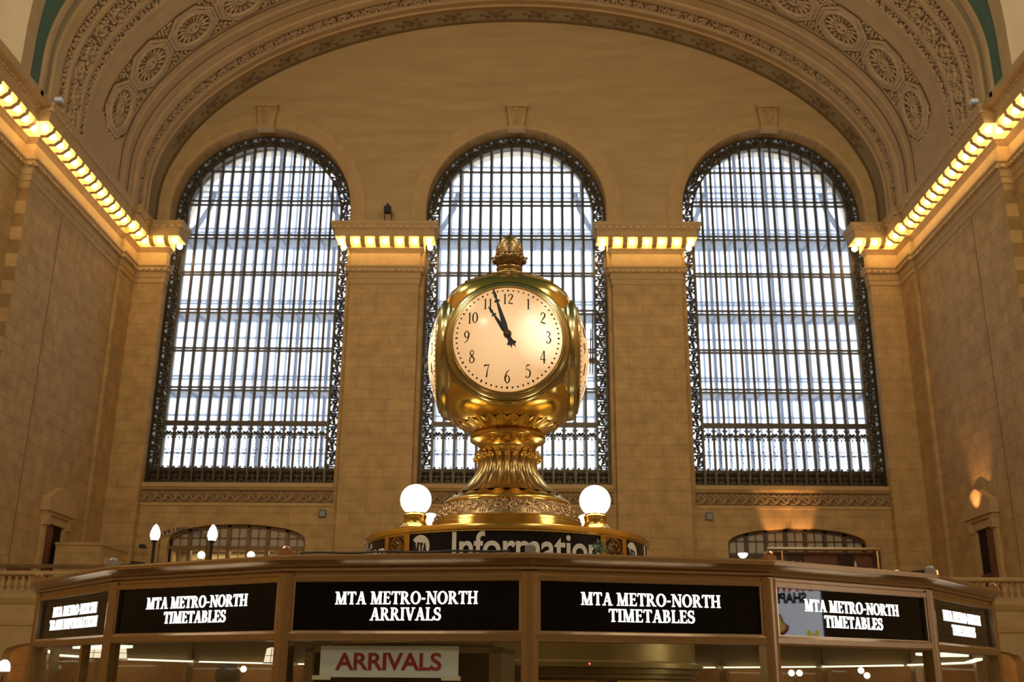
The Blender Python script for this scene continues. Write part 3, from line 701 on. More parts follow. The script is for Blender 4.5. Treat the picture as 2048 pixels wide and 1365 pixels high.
# doors with pediments in the side walls
for s, dn, yc in ((-1, 'door_1', 40.45), (1, 'door_2', 39.6)):
    G = lambda u, v, h: (HX+s*(17.75-h), yc+u, v)
    d = MB(); hw = .78; H_ = 7.25
    for q in (-1, 1): d.obox(G, q*hw if q > 0 else -hw-.28, hw+.28 if q > 0 else -hw, 4.12, H_+.25, -.02, .12)
    d.obox(G, -hw-.28, hw+.28, H_, H_+.45, -.02, .14)
    root = struct(d.build(dn, M['stone']))
    p = MB(); p.obox(G, -1.25, 1.25, H_+.42, H_+.62, -.02, .34); p.obox(G, -1.15, 1.15, H_+.3, H_+.42, -.02, .24)
    p.poly(G, [(-1.25, H_+.62), (1.25, H_+.62), (1.22, H_+.92), (.12, H_+1.45), (-.12, H_+1.45), (-1.22, H_+.92)], -.02, .3)
    for q in (-1, 1): p.obox(G, q*.98-.13, q*.98+.13, H_-.1, H_+.32, 0, .26)
    p.build('pediment', M['stone'], root)
    dd = MB(); dd.obox(G, -hw, hw, 4.12, H_, -.005, .004); dd.build('dark_opening', M['void'], root)
    lf_ = MB(); lf_.obox(G, -hw*.98, -.02, 4.12, H_-.05, .004, .05)
    for v in (4.4, 5.8): lf_.obox(G, -hw*.85, -.16, v, v+1.2, .05, .07)
    lf_.build('door_leaf', M['wood'], root)
    o = MB(); o.obox(G, -.02, hw*.98, 4.12, 5.55, .004, .04)
    for q in range(5): o.obox(G, .08+q*.14, .11+q*.14, 4.2, 5.5, .04, .06)
    o.obox(G, -.05, hw, 5.5, 5.6, .0, .1); o.build('low_gate', M['wood'], root)
# stone vestibule in the left corner
t = thing('vestibule', 'low stone vestibule with a warm doorway in the left corner of the balcony', 'vestibule', (HX-16.6, 41.9, 4.12))
MB().box(-.95, .8, -1.4, 1.4, 0, 2.4).box(-.97, .85, -1.46, 1.46, 2.4, 2.5).build('body', M['ashlar_y'], t)
MB().box(.8, .86, -.9, .9, 0, 2.0).build('door_surround', M['cream'], t)
MB().box(.85, .875, -.62, .62, 0, 1.75).build('doorway', principled('warm_ochre_panel', (.62, .36, .07), .6, emit=(1, .5, .08), estr=.12), t)
# wooden counter rail behind the left balustrade
t = thing('counter_rail', 'brown wooden counter rail with posts behind the left balustrade', 'rail', (HX-13.4, 35.3, 4.12))
MB().box(-4.4, 2.6, -.12, .12, 1.0, 1.12).build('top_rail', M['oak'], t)
for x in (-4.3, -2.0, .3, 2.5): MB().box(x-.05, x+.05, -.05, .05, 0, 1.0).build('post', M['wood'], t)
MB().box(-3.3, -2.5, -.16, -.12, .62, 1.0).build('dark_sign_panel', M['wood'], t)
# back bar on the right of the balcony
t = thing('back_bar', 'red-brown wooden back bar with brass edging and shelves on the right balcony', 'bar', (11.25, 40.0, 4.12))
MB().box(-2.0, 2.0, .3, .42, 0, 2.3).box(-2.05, -1.95, -.2, .42, 0, 2.3).box(1.95, 2.12, -.2, .42, 0, 2.3).build('carcass', M['wood'], t)
MB().tube([(-2.1, -.2, 2.34), (2.05, -.2, 2.34)], .07, 8).build('brass_top_rail', M['brass_dark'], t)
for x in (-1.55, 2.0): MB().tube([(x, -.2, 0), (x, -.2, 2.34)], .05, 8).build('brass_post', M['brass_dark'], t)
MB().box(-1.95, 1.95, -.15, .3, 1.62, 1.68).build('shelf', M['oak'], t)
MB().box(-1.95, 1.95, -.15, .3, .95, 1.0).build('shelf', M['oak'], t)
for x in (-.95, .95): MB().box(x-.32, x+.32, .27, .3, 1.7, 2.22).build('dark_mirror', M['screen'], t)
k = 0
for i, (x, h) in enumerate(((-1.1, .24), (-.84, .26), (-.66, .14), (-.4, .15), (1.2, .25))):
    b = MB(); b.lathe([(.001, 0), (.045, 0), (.045, h*.55), (.018, h*.72), (.018, h), (.001, h)], 10)
    o = b.build('bottle', M['bottle' if i % 2 else 'letter_grey'], None, True); o.location = (11.25+x, 39.97, 4.12+1.68)
    tag(o, ('pale tall bottle leftmost on the back bar shelf', 'amber tall bottle second from left on the back bar shelf', 'pale short bottle on the back bar shelf, third from left',
            'amber short bottle on the back bar shelf, fourth from left', 'pale bottle alone at the right of the back bar shelf')[i], 'bottle', 'bottles on the back bar')
# balcony lamps
def lamp_post(loc, h, lab):
    t = thing('lamp_post', lab, 'lamp', loc, 0, 'lamp posts on the balcony')
    MB().lathe([(.16, 0), (.16, .08), (.09, .14), (.07, .3), (.055, .34), (.05, h-.1), (.09, h-.05), (.11, h), (.001, h)], 12).build('post', M['dark'], t, True, 40)
    MB().lathe([(.001, 0), (.11, 0), (.155, .14), (.15, .26), (.09, .42), (.03, .50), (.001, .52)], 14, (0, 0, h)).build('glass_head', M['tulip'], t, True)
lamp_post((-12.15, 34.75, 4.12), 1.88, 'dark lamp post with a glowing tulip head, left of the pair on the balcony')
lamp_post((-10.25, 34.75, 4.12), 1.88, 'dark lamp post with a glowing tulip head, right of the pair on the balcony')
for x, y, z, lab in ((-12.15, 40, 6.114, 'small glowing globe lamp behind the right lamp post, left of two'), (-10.27, 40, 6.127, 'small glowing globe lamp near the foot of the arched window, right of two'), ):
    t = thing('globe_lamp_post', lab, 'lamp', (x, y, 4.12), 0, 'small globe lamps on the balcony')
    MB().ball((0, 0, z-4.12), .135, 14, 10).build('globe', M['tulip'], t, True)
    MB().lathe([(.12, 0), (.03, .06), (.025, z-4.12-.15), (.06, z-4.12-.13), (.001, z-4.12-.12)], 10).build('stem', M['dark'], t, True, 40)
t = thing('bowl_lamp', 'small glowing bowl lamp left of the back bar', 'lamp', (9.1, 44, 4.12))
MB().lathe([(.001, 2.47), (.1, 2.49), (.19, 2.6), (.19, 2.66), (.001, 2.67)], 14).build('bowl', M['tulip'], t, True); MB().tube([(0, 0, 0), (0, 0, 2.47)], .03).build('stem', M['dark'], t)
for x, z, lab in ((12.0, 4.93, 'orange candle lamp on the right balustrade, nearer the back bar'), (13.23, 4.93, 'orange candle lamp on the right balustrade, farther right')):
    t = thing('candle_lamp', lab, 'lamp', (x, 34.3, z), 0, 'candle lamps on the balustrade')
    MB().lathe([(.05, .02), (.06, .03), (.07, .2), (.06, .21), (.05, .2)], 12).build('shade', M['candle'], t, True); MB().lathe([(.001, 0), (.06, 0), (.05, .02), (.001, .02)], 12).build('foot', M['dark'], t)
# wall fittings
for x, z, lab in ((-8.65, 8.49, 'small dark square wall vent high beside the left arched window'), (8.0, 8.47, 'small dark square wall vent high beside the right arched window')):
    t = thing('wall_vent', lab, 'vent', (x, WY-.06, z), 0, 'square wall vents')
    MB().box(-.15, .15, -.02, .06, -.16, .16).build('frame', M['dark'], t)
    for q in range(4): MB().box(-.12, .12, -.03, -.02, -.11+q*.065, -.08+q*.065).build('slat', M['grey'], t)
t = thing('floodlight', 'small dark floodlight standing on the capital left of the clock', 'floodlight', (-6.28, 44.2, 21.78))
MB().box(-.2, .2, -.1, .1, 0, .05).box(-.2, -.15, -.03, .03, .05, .6).box(.12, .17, -.03, .03, .05, .5).build('bracket', M['dark'], t)
MB().box(-.22, .1, -.16, .12, .5, .8).box(-.12, .0, -.1, .06, .8, .95).build('head', M['dark'], t)
for s, y in ((-1, 33.9), (1, 33.9)):
    t = thing('spotlight', 'small white spotlight on top of the %s cornice' % ('left' if s < 0 else 'right'), 'spotlight', (HX+s*17.0, y, 21.84))
    MB().box(-.05, .05, -.05, .05, 0, .1).build('foot', M['grey'], t); MB().box(-.28, .28, -.09, .09, .1, .24).build('housing', M['paper'], t)
t = thing('security_camera', 'small dark camera on the wall beside the left corner vestibule', 'camera', (HX-15.6, WY-.8, 6.95))
MB().box(-.1, .1, -.2, .1, -.08, .08).build('body', M['dark'], t); MB().box(-.04, .04, .1, .42, -.03, .03).build('arm', M['dark'], t)
# exit sign, notice and restaurant lettering
t = thing('exit_sign', 'red EXIT sign hanging in the left arched window', 'sign', (-11.85, 45.3, 6.05))
MB().box(-.2, .2, 0, .04, -.15, .15).build('panel', principled('exit_panel', (.6, .35, .25), .6, emit=(1, .3, .2), estr=.25), t)
def upright(me, mat, parent, loc=(0, 0, 0), name='lettering'):
    for v in me.vertices: v.co = (v.co.x, -v.co.z, v.co.y)
    me.materials.clear(); me.materials.append(mat); o = link(name, me, parent); o.location = loc; return o
upright(text_mesh('EXIT', .17, .004), M['redsign'], t, (0, -.005, -.06))
t = thing('notice', 'small white notice with red heading on the wall left of the clock', 'sign', (-8.35, WY-.03, 6.35))
MB().box(-.25, .25, -.01, .02, -.3, .3).build('panel', M['paper'], t); MB().box(-.2, .2, -.016, -.01, .12, .24).build('red_heading', M['redsign'], t)
t = thing('restaurant_sign', 'arched dark CIPRIANI DOLCI letters in front of the left arched window', 'sign', (-12.25, 38.0, 6.8))
for ch, i in zip('CIPRIANI DOLCI', range(14)):
    if ch == ' ': continue
    a = radians(38-76*i/13); me = text_mesh(ch, .22, .006, 1, .02)
    o = upright(me, M['dark'], t, (-1.45*sin(a), 0, -1.5+1.45*cos(a)), 'letter'); o.rotation_euler = (0, -a, 0)
MB().tube([(-1.42*sin(radians(a)), .03, -1.52+1.42*cos(radians(a))) for a in range(40, -41, -8)], .012, 5).build('arched_bar', M['dark'], t)
for x in (-.85, .85): MB().tube([(x, .03, -.42), (x, .03, -2.68)], .015, 5).build('sign_post', M['dark'], t)
# ------------------------------------------------------------------ lettering engine for the serif signs and the dials
def ell(cx, cy, rx, ry, a0, a1, n=14): return [(cx+rx*cos(radians(a0+(a1-a0)*i/n)), cy+ry*sin(radians(a0+(a1-a0)*i/n))) for i in range(n+1)]
def ring_quads(cx, cy, rx, ry, ix, iy, a0, a1, n=16):
    o = ell(cx, cy, rx, ry, a0, a1, n); q = ell(cx, cy, ix, iy, a0, a1, n); return [[o[i], o[i+1], q[i+1], q[i]] for i in range(n)]
def rect(x0, y0, x1, y1): return [(x0, y0), (x1, y0), (x1, y1), (x0, y1)]
SW, TW, SE = .17, .075, .06                      # stem, thin stroke, serif thickness
def stem(x, w=SW, top=True, bot=True, e=.085):
    r = [rect(x, 0, x+w, 1)]
    if bot: r.append([(x-e, 0), (x+w+e, 0), (x+w+e, SE*.6), (x+w, SE*1.7), (x, SE*1.7), (x-e, SE*.6)])
    if top: r.append([(x-e, 1), (x-e, 1-SE*.6), (x, 1-SE*1.7), (x+w, 1-SE*1.7), (x+w+e, 1-SE*.6), (x+w+e, 1)])
    return r
def diag(x0, y0, x1, y1, w): return [[(x0, y0), (x0+w, y0), (x1+w, y1), (x1, y1)]]
def serif(x0, x1, y, up=True):
    return [rect(x0, y if up else y-SE, x1, y+SE if up else y)]
def arm(x0, x1, y, w=.07, tick=0):
    r = [rect(x0, y-w/2, x1, y+w/2)]
    if tick: r.append([(x1-.06, y), (x1, y-.0), (x1+.01, y+tick), (x1-.02, y+tick)] if tick > 0 else [(x1-.06, y), (x1-.02, y+tick), (x1+.01, y+tick), (x1, y)])
    return r
def glyph(ch):
    if ch == 'I': return stem(.1), .37
    if ch == 'H': return stem(.1)+stem(.62)+[rect(.2, .46, .7, .54)], .89
    if ch == 'T': return stem(.28, top=False)+[rect(.02, .92, .71, 1)]+[[(.02, 1), (.0, .74), (.035, .74), (.12, .93)], [(.71, 1), (.73, .74), (.695, .74), (.61, .93)]], .73
    if ch == 'L': return stem(.1)+arm(.2, .66, .035, .07, .24), .69
    if ch == 'E': return stem(.1)+arm(.2, .64, .035, .07, .22)+arm(.2, .6, .965, .07, -.2)+arm(.2, .5, .52, .07)+[rect(.47, .41, .51, .63)], .7
    if ch == 'F': return stem(.1)+arm(.2, .62, .965, .07, -.22)+arm(.2, .5, .52, .07)+[rect(.47, .41, .51, .63)], .65
    if ch == 'N': return diag(.1, 1, .68, 0, .2)+[rect(.14, 0, .14+TW, 1), rect(.76, 0, .76+TW, 1)]+serif(.03, .32, 0)+serif(.62, .94, 1, False)+serif(.0, .24, 1, False), .93
    if ch == 'M': return [rect(.13, 0, .13+TW, 1)]+diag(.12, 1, .43, 0, .19)+diag(.78, 1, .47, 0, .085)+stem(.78)+serif(.02, .3, 0)+serif(.02, .25, 1, False), 1.07
    if ch == 'A': return diag(.1, 0, .4, 1, .085)+diag(.6, 0, .34, 1, .19)+[rect(.22, .3, .66, .37)]+serif(.0, .28, 0)+serif(.52, .88, 0), .87
    if ch == 'V': return diag(.36, 0, .08, 1, .19)+diag(.42, 0, .7, 1, .085)+serif(.0, .36, 1, False)+serif(.6, .88, 1, False), .86
    if ch == 'O': return ring_quads(.45, .5, .43, .515, .25, .44, 0, 360, 26), .9
    if ch == 'R': return stem(.1)+ring_quads(.34, .735, .31, .265, .14, .195, -90, 90)+[rect(.2, .93, .35, 1), rect(.2, .47, .35, .54)]+diag(.62, 0, .3, .5, .19)+serif(.6, .87, 0), .85
    if ch == 'B': return stem(.1)+ring_quads(.34, .75, .26, .25, .1, .185, -90, 90)+ring_quads(.36, .27, .32, .27, .15, .2, -90, 90)+[rect(.2, .93, .35, 1), rect(.2, .5, .36, .56), rect(.2, 0, .37, .07)], .73
    if ch == 'S':
        c = ell(.3, .745, .215, .225, 30, 235, 9)+ell(.3, .265, .235, .235, 62, -150, 9); w = [.07, .08, .09, .1, .11, .13, .15, .17, .18, .18, .18, .18, .17, .15, .13, .11, .1, .09, .08, .07]
        q = []
        for i in range(len(c)-1):
            (x0, y0), (x1, y1) = c[i], c[i+1]; d = hypot(x1-x0, y1-y0); nx, ny = -(y1-y0)/d, (x1-x0)/d; a, b = w[i]/2, w[i+1]/2
            q.append([(x0-nx*a, y0-ny*a), (x1-nx*b, y1-ny*b), (x1+nx*b, y1+ny*b), (x0+nx*a, y0+ny*a)])
        return q+[rect(.49, .68, .53, .99), rect(.03, .01, .07, .34)], .6
    if ch == '-': return [rect(.05, .36, .33, .47)], .38
    return [], .3
def serif_line(mb, F, text, cap, width, u0, v0, h0, h1, gap=.04):
    adv = []; x = 0
    for ch in text: p, w = glyph(ch); adv.append((p, x)); x += w+gap
    x -= gap; k = width/x
    for p, ox in adv:
        for poly in p: mb.poly(F, [(u0-width/2+(ox+a)*k, v0+b*cap) for a, b in poly], h0, h1)
def catmull(pts, n=6):
    P = [pts[0]]+pts+[pts[-1]]; out = []
    for i in range(1, len(P)-2):
        for j in range(n):
            t = j/n; out.append(tuple(.5*((2*P[i][q])+(-P[i-1][q]+P[i+1][q])*t+(2*P[i-1][q]-5*P[i][q]+4*P[i+1][q]-P[i+2][q])*t*t+(-P[i-1][q]+3*P[i][q]-3*P[i+1][q]+P[i+2][q])*t**3) for q in range(3)))
    return out+[tuple(pts[-1])]
DIG = {  # centre-line points (x, y, pen width)
 '0': [[(.28, .98, .05), (.1, .78, .1), (.06, .5, .12), (.1, .22, .1), (.28, .02, .05), (.46, .22, .1), (.5, .5, .12), (.46, .78, .1), (.28, .98, .05)]],
 '1': [[(.1, .82, .03), (.22, .95, .05)], [(.24, 1, .1), (.24, .5, .11), (.24, .02, .11)], [(.12, .02, .04), (.38, .02, .04)]],
 '2': [[(.1, .74, .11), (.14, .93, .06), (.3, .98, .07), (.47, .84, .11), (.42, .6, .11), (.22, .32, .07), (.06, .05, .04)], [(.05, .07, .05), (.25, .1, .1), (.42, .03, .1), (.56, .12, .03)]],
 '3': [[(.1, .86, .07), (.26, .98, .06), (.44, .82, .09), (.36, .62, .06), (.24, .56, .04), (.42, .46, .08), (.5, .26, .11), (.36, .04, .07), (.16, .02, .06), (.06, .14, .1)]],
 '4': [[(.38, 1, .05), (.2, .62, .05), (.02, .28, .05)], [(.02, .28, .06), (.58, .28, .06)], [(.4, .98, .08), (.4, .5, .11), (.4, .02, .11)], [(.3, .02, .04), (.52, .02, .04)]],
 '5': [[(.5, 1.0, .03), (.3, .94, .09), (.16, .95, .05)], [(.16, .95, .05), (.13, .58, .05)], [(.13, .58, .04), (.3, .64, .06), (.48, .5, .1), (.5, .26, .11), (.36, .05, .07), (.16, .02, .06), (.06, .12, .1)]],
 '6': [[(.5, .98, .04), (.26, .82, .07), (.1, .5, .11), (.08, .26, .12), (.2, .04, .07), (.34, .02, .06), (.48, .2, .11), (.46, .42, .09), (.3, .56, .05), (.14, .44, .05)]],
 '7': [[(.04, .8, .04), (.08, .95, .08), (.25, .93, .1), (.42, .95, .06), (.52, .98, .05)], [(.52, .98, .05), (.36, .55, .07), (.26, .02, .12)]],
 '8': [[(.28, .54, .09), (.12, .72, .09), (.16, .93, .06), (.3, .98, .05), (.44, .88, .07), (.44, .72, .06), (.28, .54, .1), (.1, .36, .07), (.06, .2, .09), (.18, .03, .06), (.34, .02, .06), (.5, .18, .1), (.44, .38, .1), (.28, .54, .09)]],
 '9': [[(.06, .02, .04), (.3, .18, .07), (.46, .5, .11), (.48, .74, .12), (.36, .96, .07), (.22, .98, .06), (.08, .8, .11), (.1, .58, .09), (.26, .44, .05), (.42, .56, .05)]]}
def digits(mb, F, text, size, u0, v0, h0, h1):
    w = {'1': .42}; tw = sum(w.get(c, .56)+.08 for c in text)-.08; x = u0-tw*size*.8/2
    for c in text:
        for st in DIG[c]:
            P = catmull(st) if len(st) > 2 else st
            mb.strip(F, [(x+p[0]*size*.8, v0-size/2+p[1]*size) for p in P], [p[2]*size*1.05 for p in P], h0, h1)
        x += (w.get(c, .56)+.08)*size*.8

# ------------------------------------------------------------------ information booth
BX, BY, BR, PH, ST = -.0477, 5.6, 2.282, .0306, radians(20)
booth = thing('information_booth', 'many-sided bronze and glass ticket booth with lit black signs below the clock', 'booth', (BX, BY, 0))
N18 = 18
def bv(i, r=BR): a = PH+i*ST; return (r*sin(a), -r*cos(a))
def bring(prof, mat, name, smooth=False):
    mb = MB(); k = 1
    rows = [[(*bv(i, r), z) for i in range(-9, 10)] for r, z in prof]; mb.grid(rows); return mb.build(name, mat, booth, smooth)
ZB0, ZB1 = 1.750, 1.910
bring([(BR-.02, 1.905), (BR+.004, 1.905), (BR+.004, 1.921), (BR-.002, 1.924), (BR-.002, 1.934), (BR+.009, 1.938), (BR+.013, 1.945), (BR+.008, 1.950), (BR+.014, 1.956), (BR+.032, 1.966), (BR+.040, 1.969), (BR+.040, 1.981), (BR+.030, 1.985), (BR+.030, 1.987), (BR-.5, 1.987), (BR-.5, 1.9)], M['bronze'], 'cornice')
bring([(BR-.03, 1.722), (BR+.002, 1.722), (BR+.006, 1.728), (BR+.006, 1.744), (BR-.002, 1.752), (BR-.03, 1.752), (BR-.03, 1.722)], M['bronze'], 'sign_rail')
bring([(BR-.012, 1.05), (BR+.03, 1.05), (BR+.03, 1.10), (BR-.25, 1.10), (BR-.25, 1.05)], M['bronze'], 'counter')
bring([(BR-.02, 0), (BR+.02, 0), (BR+.02, .12), (BR, .14), (BR, 1.05)], M['bronze'], 'base_panels')
bring([(BR-.03, 1.9), (1.35, 1.9), (1.35, 1.93), (BR-.03, 1.93)], M['cabinet'], 'soffit')
SIGN = {-3: 'TRAIN INFORMATION', -2: 'TIMETABLES', -1: 'ARRIVALS', 0: 'TIMETABLES', 1: 'TIMETABLES', 2: 'TIMETABLES'}
def panel_frame(i):
    a, b = Vector(bv(i)), Vector(bv(i+1)); t = (b-a).normalized(); nrm = Vector((t.y, -t.x)); m = (a+b)/2
    if nrm.dot(m) < 0: nrm = -nrm
    return (lambda u, v, h: (m.x+t.x*u+nrm.x*h, m.y+t.y*u+nrm.y*h, v)), (b-a).length/2
for i in range(-9, 9):
    F, hw = panel_frame(i)
    front = i in SIGN
    p = MB(); p.obox(F, -hw+.02, hw-.02, ZB0, ZB1, -.03, -.012); sp = p.build('sign_panel', M['sign'], booth)
    fr = MB()
    for u0, u1, v0, v1 in ((-hw+.022, -hw+.034, ZB0, ZB1), (hw-.034, hw-.022, ZB0, ZB1)): fr.obox(F, u0, u1, v0, v1, -.012, .0)
    fr.obox(F, -hw+.03, hw-.03, ZB1-.006, ZB1, -.012, -.002); fr.obox(F, -hw+.03, hw-.03, ZB0, ZB0+.004, -.012, -.002)
    fr.build('sign_bead', M['bronze_edge'], sp)
    if front:
        lt = MB(); serif_line(lt, F, 'MTA METRO-NORTH', .0385, .462, 0, 1.8345, -.0115, -.009); lt.build('lit_lettering', M['lit'], sp)
        wd_ = {'TRAIN INFORMATION': .50, 'TIMETABLES': .282, 'ARRIVALS': .228}[SIGN[i]]
        lt = MB(); serif_line(lt, F, SIGN[i], .0385, wd_, 0, 1.785, -.0115, -.009); lt.build('lit_lettering', M['lit'], sp)
    g = MB(); g.obox(F, -hw+.02, hw-.02, 1.1, 1.722, -.02, -.016); g.build('glass_pane', M['boothglass'], booth)
    if i in (-3,):
        for u in (-.16, .16):
            m_ = MB(); m_.obox(F, u-.012, u+.012, 1.1, 1.722, -.03, 0); m_.build('window_mullion', M['bronze'], booth)
    back = MB(); back.obox(F, -hw+.02, hw-.02, 1.722, ZB1, -.05, -.031); back.build('sign_back', M['oak'], booth)
for i in range(-9, 9):
    a = PH+i*ST
    F = lambda u, v, h: ((BR+h)*sin(a)+u*cos(a), -(BR+h)*cos(a)+u*sin(a), v)
    p = MB(); p.poly(lambda x, y, z: F(x, z, y), [(-.026, -.04), (.026, -.04), (.026, .0), (.010, .007), (0, .009), (-.010, .007), (-.026, .0)], 1.1, 1.93)
    p.build('post', M['bronze'], booth)
    kn = MB(); kn.obox(F, -.016, .016, 1.98, 2.001, -.005, .028); kn.lathe([(.016, 0), (.016, .008), (.009, .015), (.001, .017)], 10, F(0, 2.001, .012))
    kn.build('corner_knob', M['copper' if i % 2 else 'grey'], booth)
# core of the booth: panelled brass kiosk that carries the clock
core = MB(); core.lathe([(1.0, 0), (1.0, 1.0), (.90, 1.02), (.90, 1.62), (.92, 1.625), (.92, 1.64), (.94, 1.645), (.94, 1.665), (.97, 1.67), (.97, 1.69), (.93, 1.70), (.93, 1.82), (.6, 1.83), (.6, 2.068)], 16)
core.build('centre_kiosk', M['kiosk'], booth, True, 30)
for a in (-.66, -.22, .22, .66):
    F = lambda u, v, h: ((.9+h)*sin(a)+u*cos(a), -(.9+h)*cos(a)+u*sin(a), v)
    MB().obox(F, -.15, .15, 1.15, 1.60, 0, .03).build('kiosk_panel', M['oak'], booth)
    MB().obox(F, -.16, .16, 1.606, 1.614, .0, .05).build('kiosk_moulding', M['brass'], booth)
MB().ball((.335, -.90, 1.682), .006, 10, 8).build('red_indicator', M['redlight'], booth)
# fluorescent fittings under the far side and inside
for i in (-8, -7, -6, -5, -4, 3, 4, 5, 6, 7, 8):
    F, hw = panel_frame(i); f = MB(); f.obox(F, -hw+.05, hw-.05, 1.706, 1.715, -.085, -.06); f.build('fluorescent_tube', M['tube'], booth)
F, hw = panel_frame(2); MB().obox(F, -.02, .26, 1.716, 1.726, -.2, -.08).build('ceiling_light', M['tube'], booth)
F, hw = panel_frame(-3); MB().obox(F, -.16, .14, 1.716, 1.726, -.2, -.08).build('ceiling_light', M['tube'], booth)
lamp('POINT', 'booth_inside_light', (BX-.9, BY-.9, 1.75), 1.4, (1, .85, .5), .1); lamp('POINT', 'booth_inside_light', (BX+1.0, BY-.6, 1.75), 1.4, (1, .85, .5), .1)
# paper sign taped inside the glass, cabinet with screen and papers behind it
F, hw = panel_frame(-1)
bo = lambda u, v, h: (F(u, v, h)[0]+BX, F(u, v, h)[1]+BY, v)
pc = bo(-.052, 1.661, -.03); rz = PH-.5*ST
t = thing('arrivals_sign', 'white paper sign with red ARRIVALS lettering behind the booth glass', 'sign', pc, rz)
MB().box(-.222, .222, -.002, .002, -.047, .047).build('paper', M['paper'], t)
me = text_mesh('ARRIVALS', .072, .0015, .96, .0006); xs = [v.co.x for v in me.vertices]; k = .34/(max(xs)-min(xs))
for v in me.vertices: v.co.x *= k
upright(me, M['red'], t, (0, -.003, -.024))
for x in (-.215, .2): MB().box(x-.03, x+.03, -.0035, -.002, -.055, -.042).build('tape', M['letter_grey'], t)
cc = bo(-.05, 0, -.30)
t = thing('display_cabinet', 'beige cabinet with a dark screen and papers on top behind the ARRIVALS sign', 'cabinet', (cc[0], cc[1], .002), rz)
MB().box(-.33, .33, -.12, .2, 0, 1.05).box(-.33, -.30, -.12, .16, 1.05, 1.706).box(.29, .33, -.12, .16, 1.05, 1.706).box(-.33, .33, -.12, .16, 1.69, 1.708).build('body', M['cabinet'], t)
MB().box(-.30, .29, -.10, -.08, 1.05, 1.69).build('screen', M['screen'], t)
for j, (x, y, z, a) in enumerate(((-.16, -.02, 1.7185, .03), (.155, -.02, 1.7185, -.04))):
    o = MB().box(-.15, .15, -.1, .1, 0, .009).build('paper_stack', M['yellow'], None); o.location = (cc[0]+x*cos(rz), cc[1]+x*sin(rz), z-.003); o.rotation_euler = (0, .015*(1 if j else -1), rz+a)
    tag(o, ('yellowed papers lying on the left of the cabinet top', 'yellowed papers lying on the right of the cabinet top')[j], 'papers', 'papers on the cabinet')
# bell-shaped shade lamps that hang inside the booth on the left
for j, (u, i, v, lab) in enumerate(((.115, -3, 1.706, 'glowing bell lamp in the leftmost booth window, beside the post'), (-.365, -2, 1.699, 'glowing bell lamp at the left edge of the second booth window'), (.262, -2, 1.680, 'glowing bell lamp with crossed bars at the right edge of the second booth window'))):
    F, hw = panel_frame(i); q = {0: (-1.742-BX, 4.45-BY), 1: (-1.553-BX, 4.2-BY)}.get(j) or F(u, v, -.12)
    t = thing('bell_lamp', lab, 'lamp', (q[0]+BX, q[1]+BY, v), 0, 'bell lamps in the booth')
    MB().lathe([(.012, .026), (.022, .022), (.026, .0), (.029, -.022), (.027, -.022)], 16).build('shade', M['shade'], t, True)
    r = MB(); r.lathe([(.0275, .001), (.0285, .001), (.0285, -.001), (.0275, -.001)], 16); r.lathe([(.029, -.021), (.031, -.021), (.031, -.024), (.029, -.024)], 16)
    for a in (0, pi/2, pi, 3*pi/2): r.tube([(.023*sin(a), -.023*cos(a), .023), (.0275*sin(a), -.0275*cos(a), 0), (.0305*sin(a), -.0305*cos(a), -.022)], .0012, 5)
    r.build('cage', M['dark'], t); MB().tube([(0, 0, .024), (0, 0, 1.9-v)], .003, 6).build('stem', M['dark'], t)
# odds and ends lying on the booth top
t = thing('cable', 'black cable lying along the booth top left of the centre post', 'cable', (0, 0, 0))
o = MB(); F, hw = panel_frame(-1); o.tube([F(-hw+.05+j*.062, 1.993+.002*sin(j*1.7), .022) for j in range(12)], .004, 6); o = o.build('sheath', M['dark'], t); o.location = (BX, BY, 0)
for i, u, lab in ((-2, -.36, 'dark bracket lying on the booth top behind the second corner from left'), (1, .335, 'dark bracket lying on the booth top at the right'), (-3, -.3, 'grey bracket on the booth top at the far left corner')):
    F, hw = panel_frame(i); b = MB(); b.obox(F, u-.055, u+.055, 1.990, 1.998, -.05, -.03); b.obox(F, u+.035, u+.055, 1.990, 2.003, -.05, .0)
    o = b.build('bracket', M['grey' if i == -3 else 'dark']); o.location = (BX, BY, 0); tag(o, lab, 'bracket', 'brackets on the booth top')
F, hw = panel_frame(0); tf = MB()
for q in range(46): a = random.uniform(0, 6.28); tf.lump(F, -.165+random.gauss(0, .014), 1.997+abs(random.gauss(0, .016)), .011, .003, a, random.uniform(-.006, .006), 4)
o = tf.build('tinsel', M['leafy']); o.location = (BX, BY, 0); tag(o, 'tuft of grey green tinsel on the booth top below the Information band', 'tinsel')

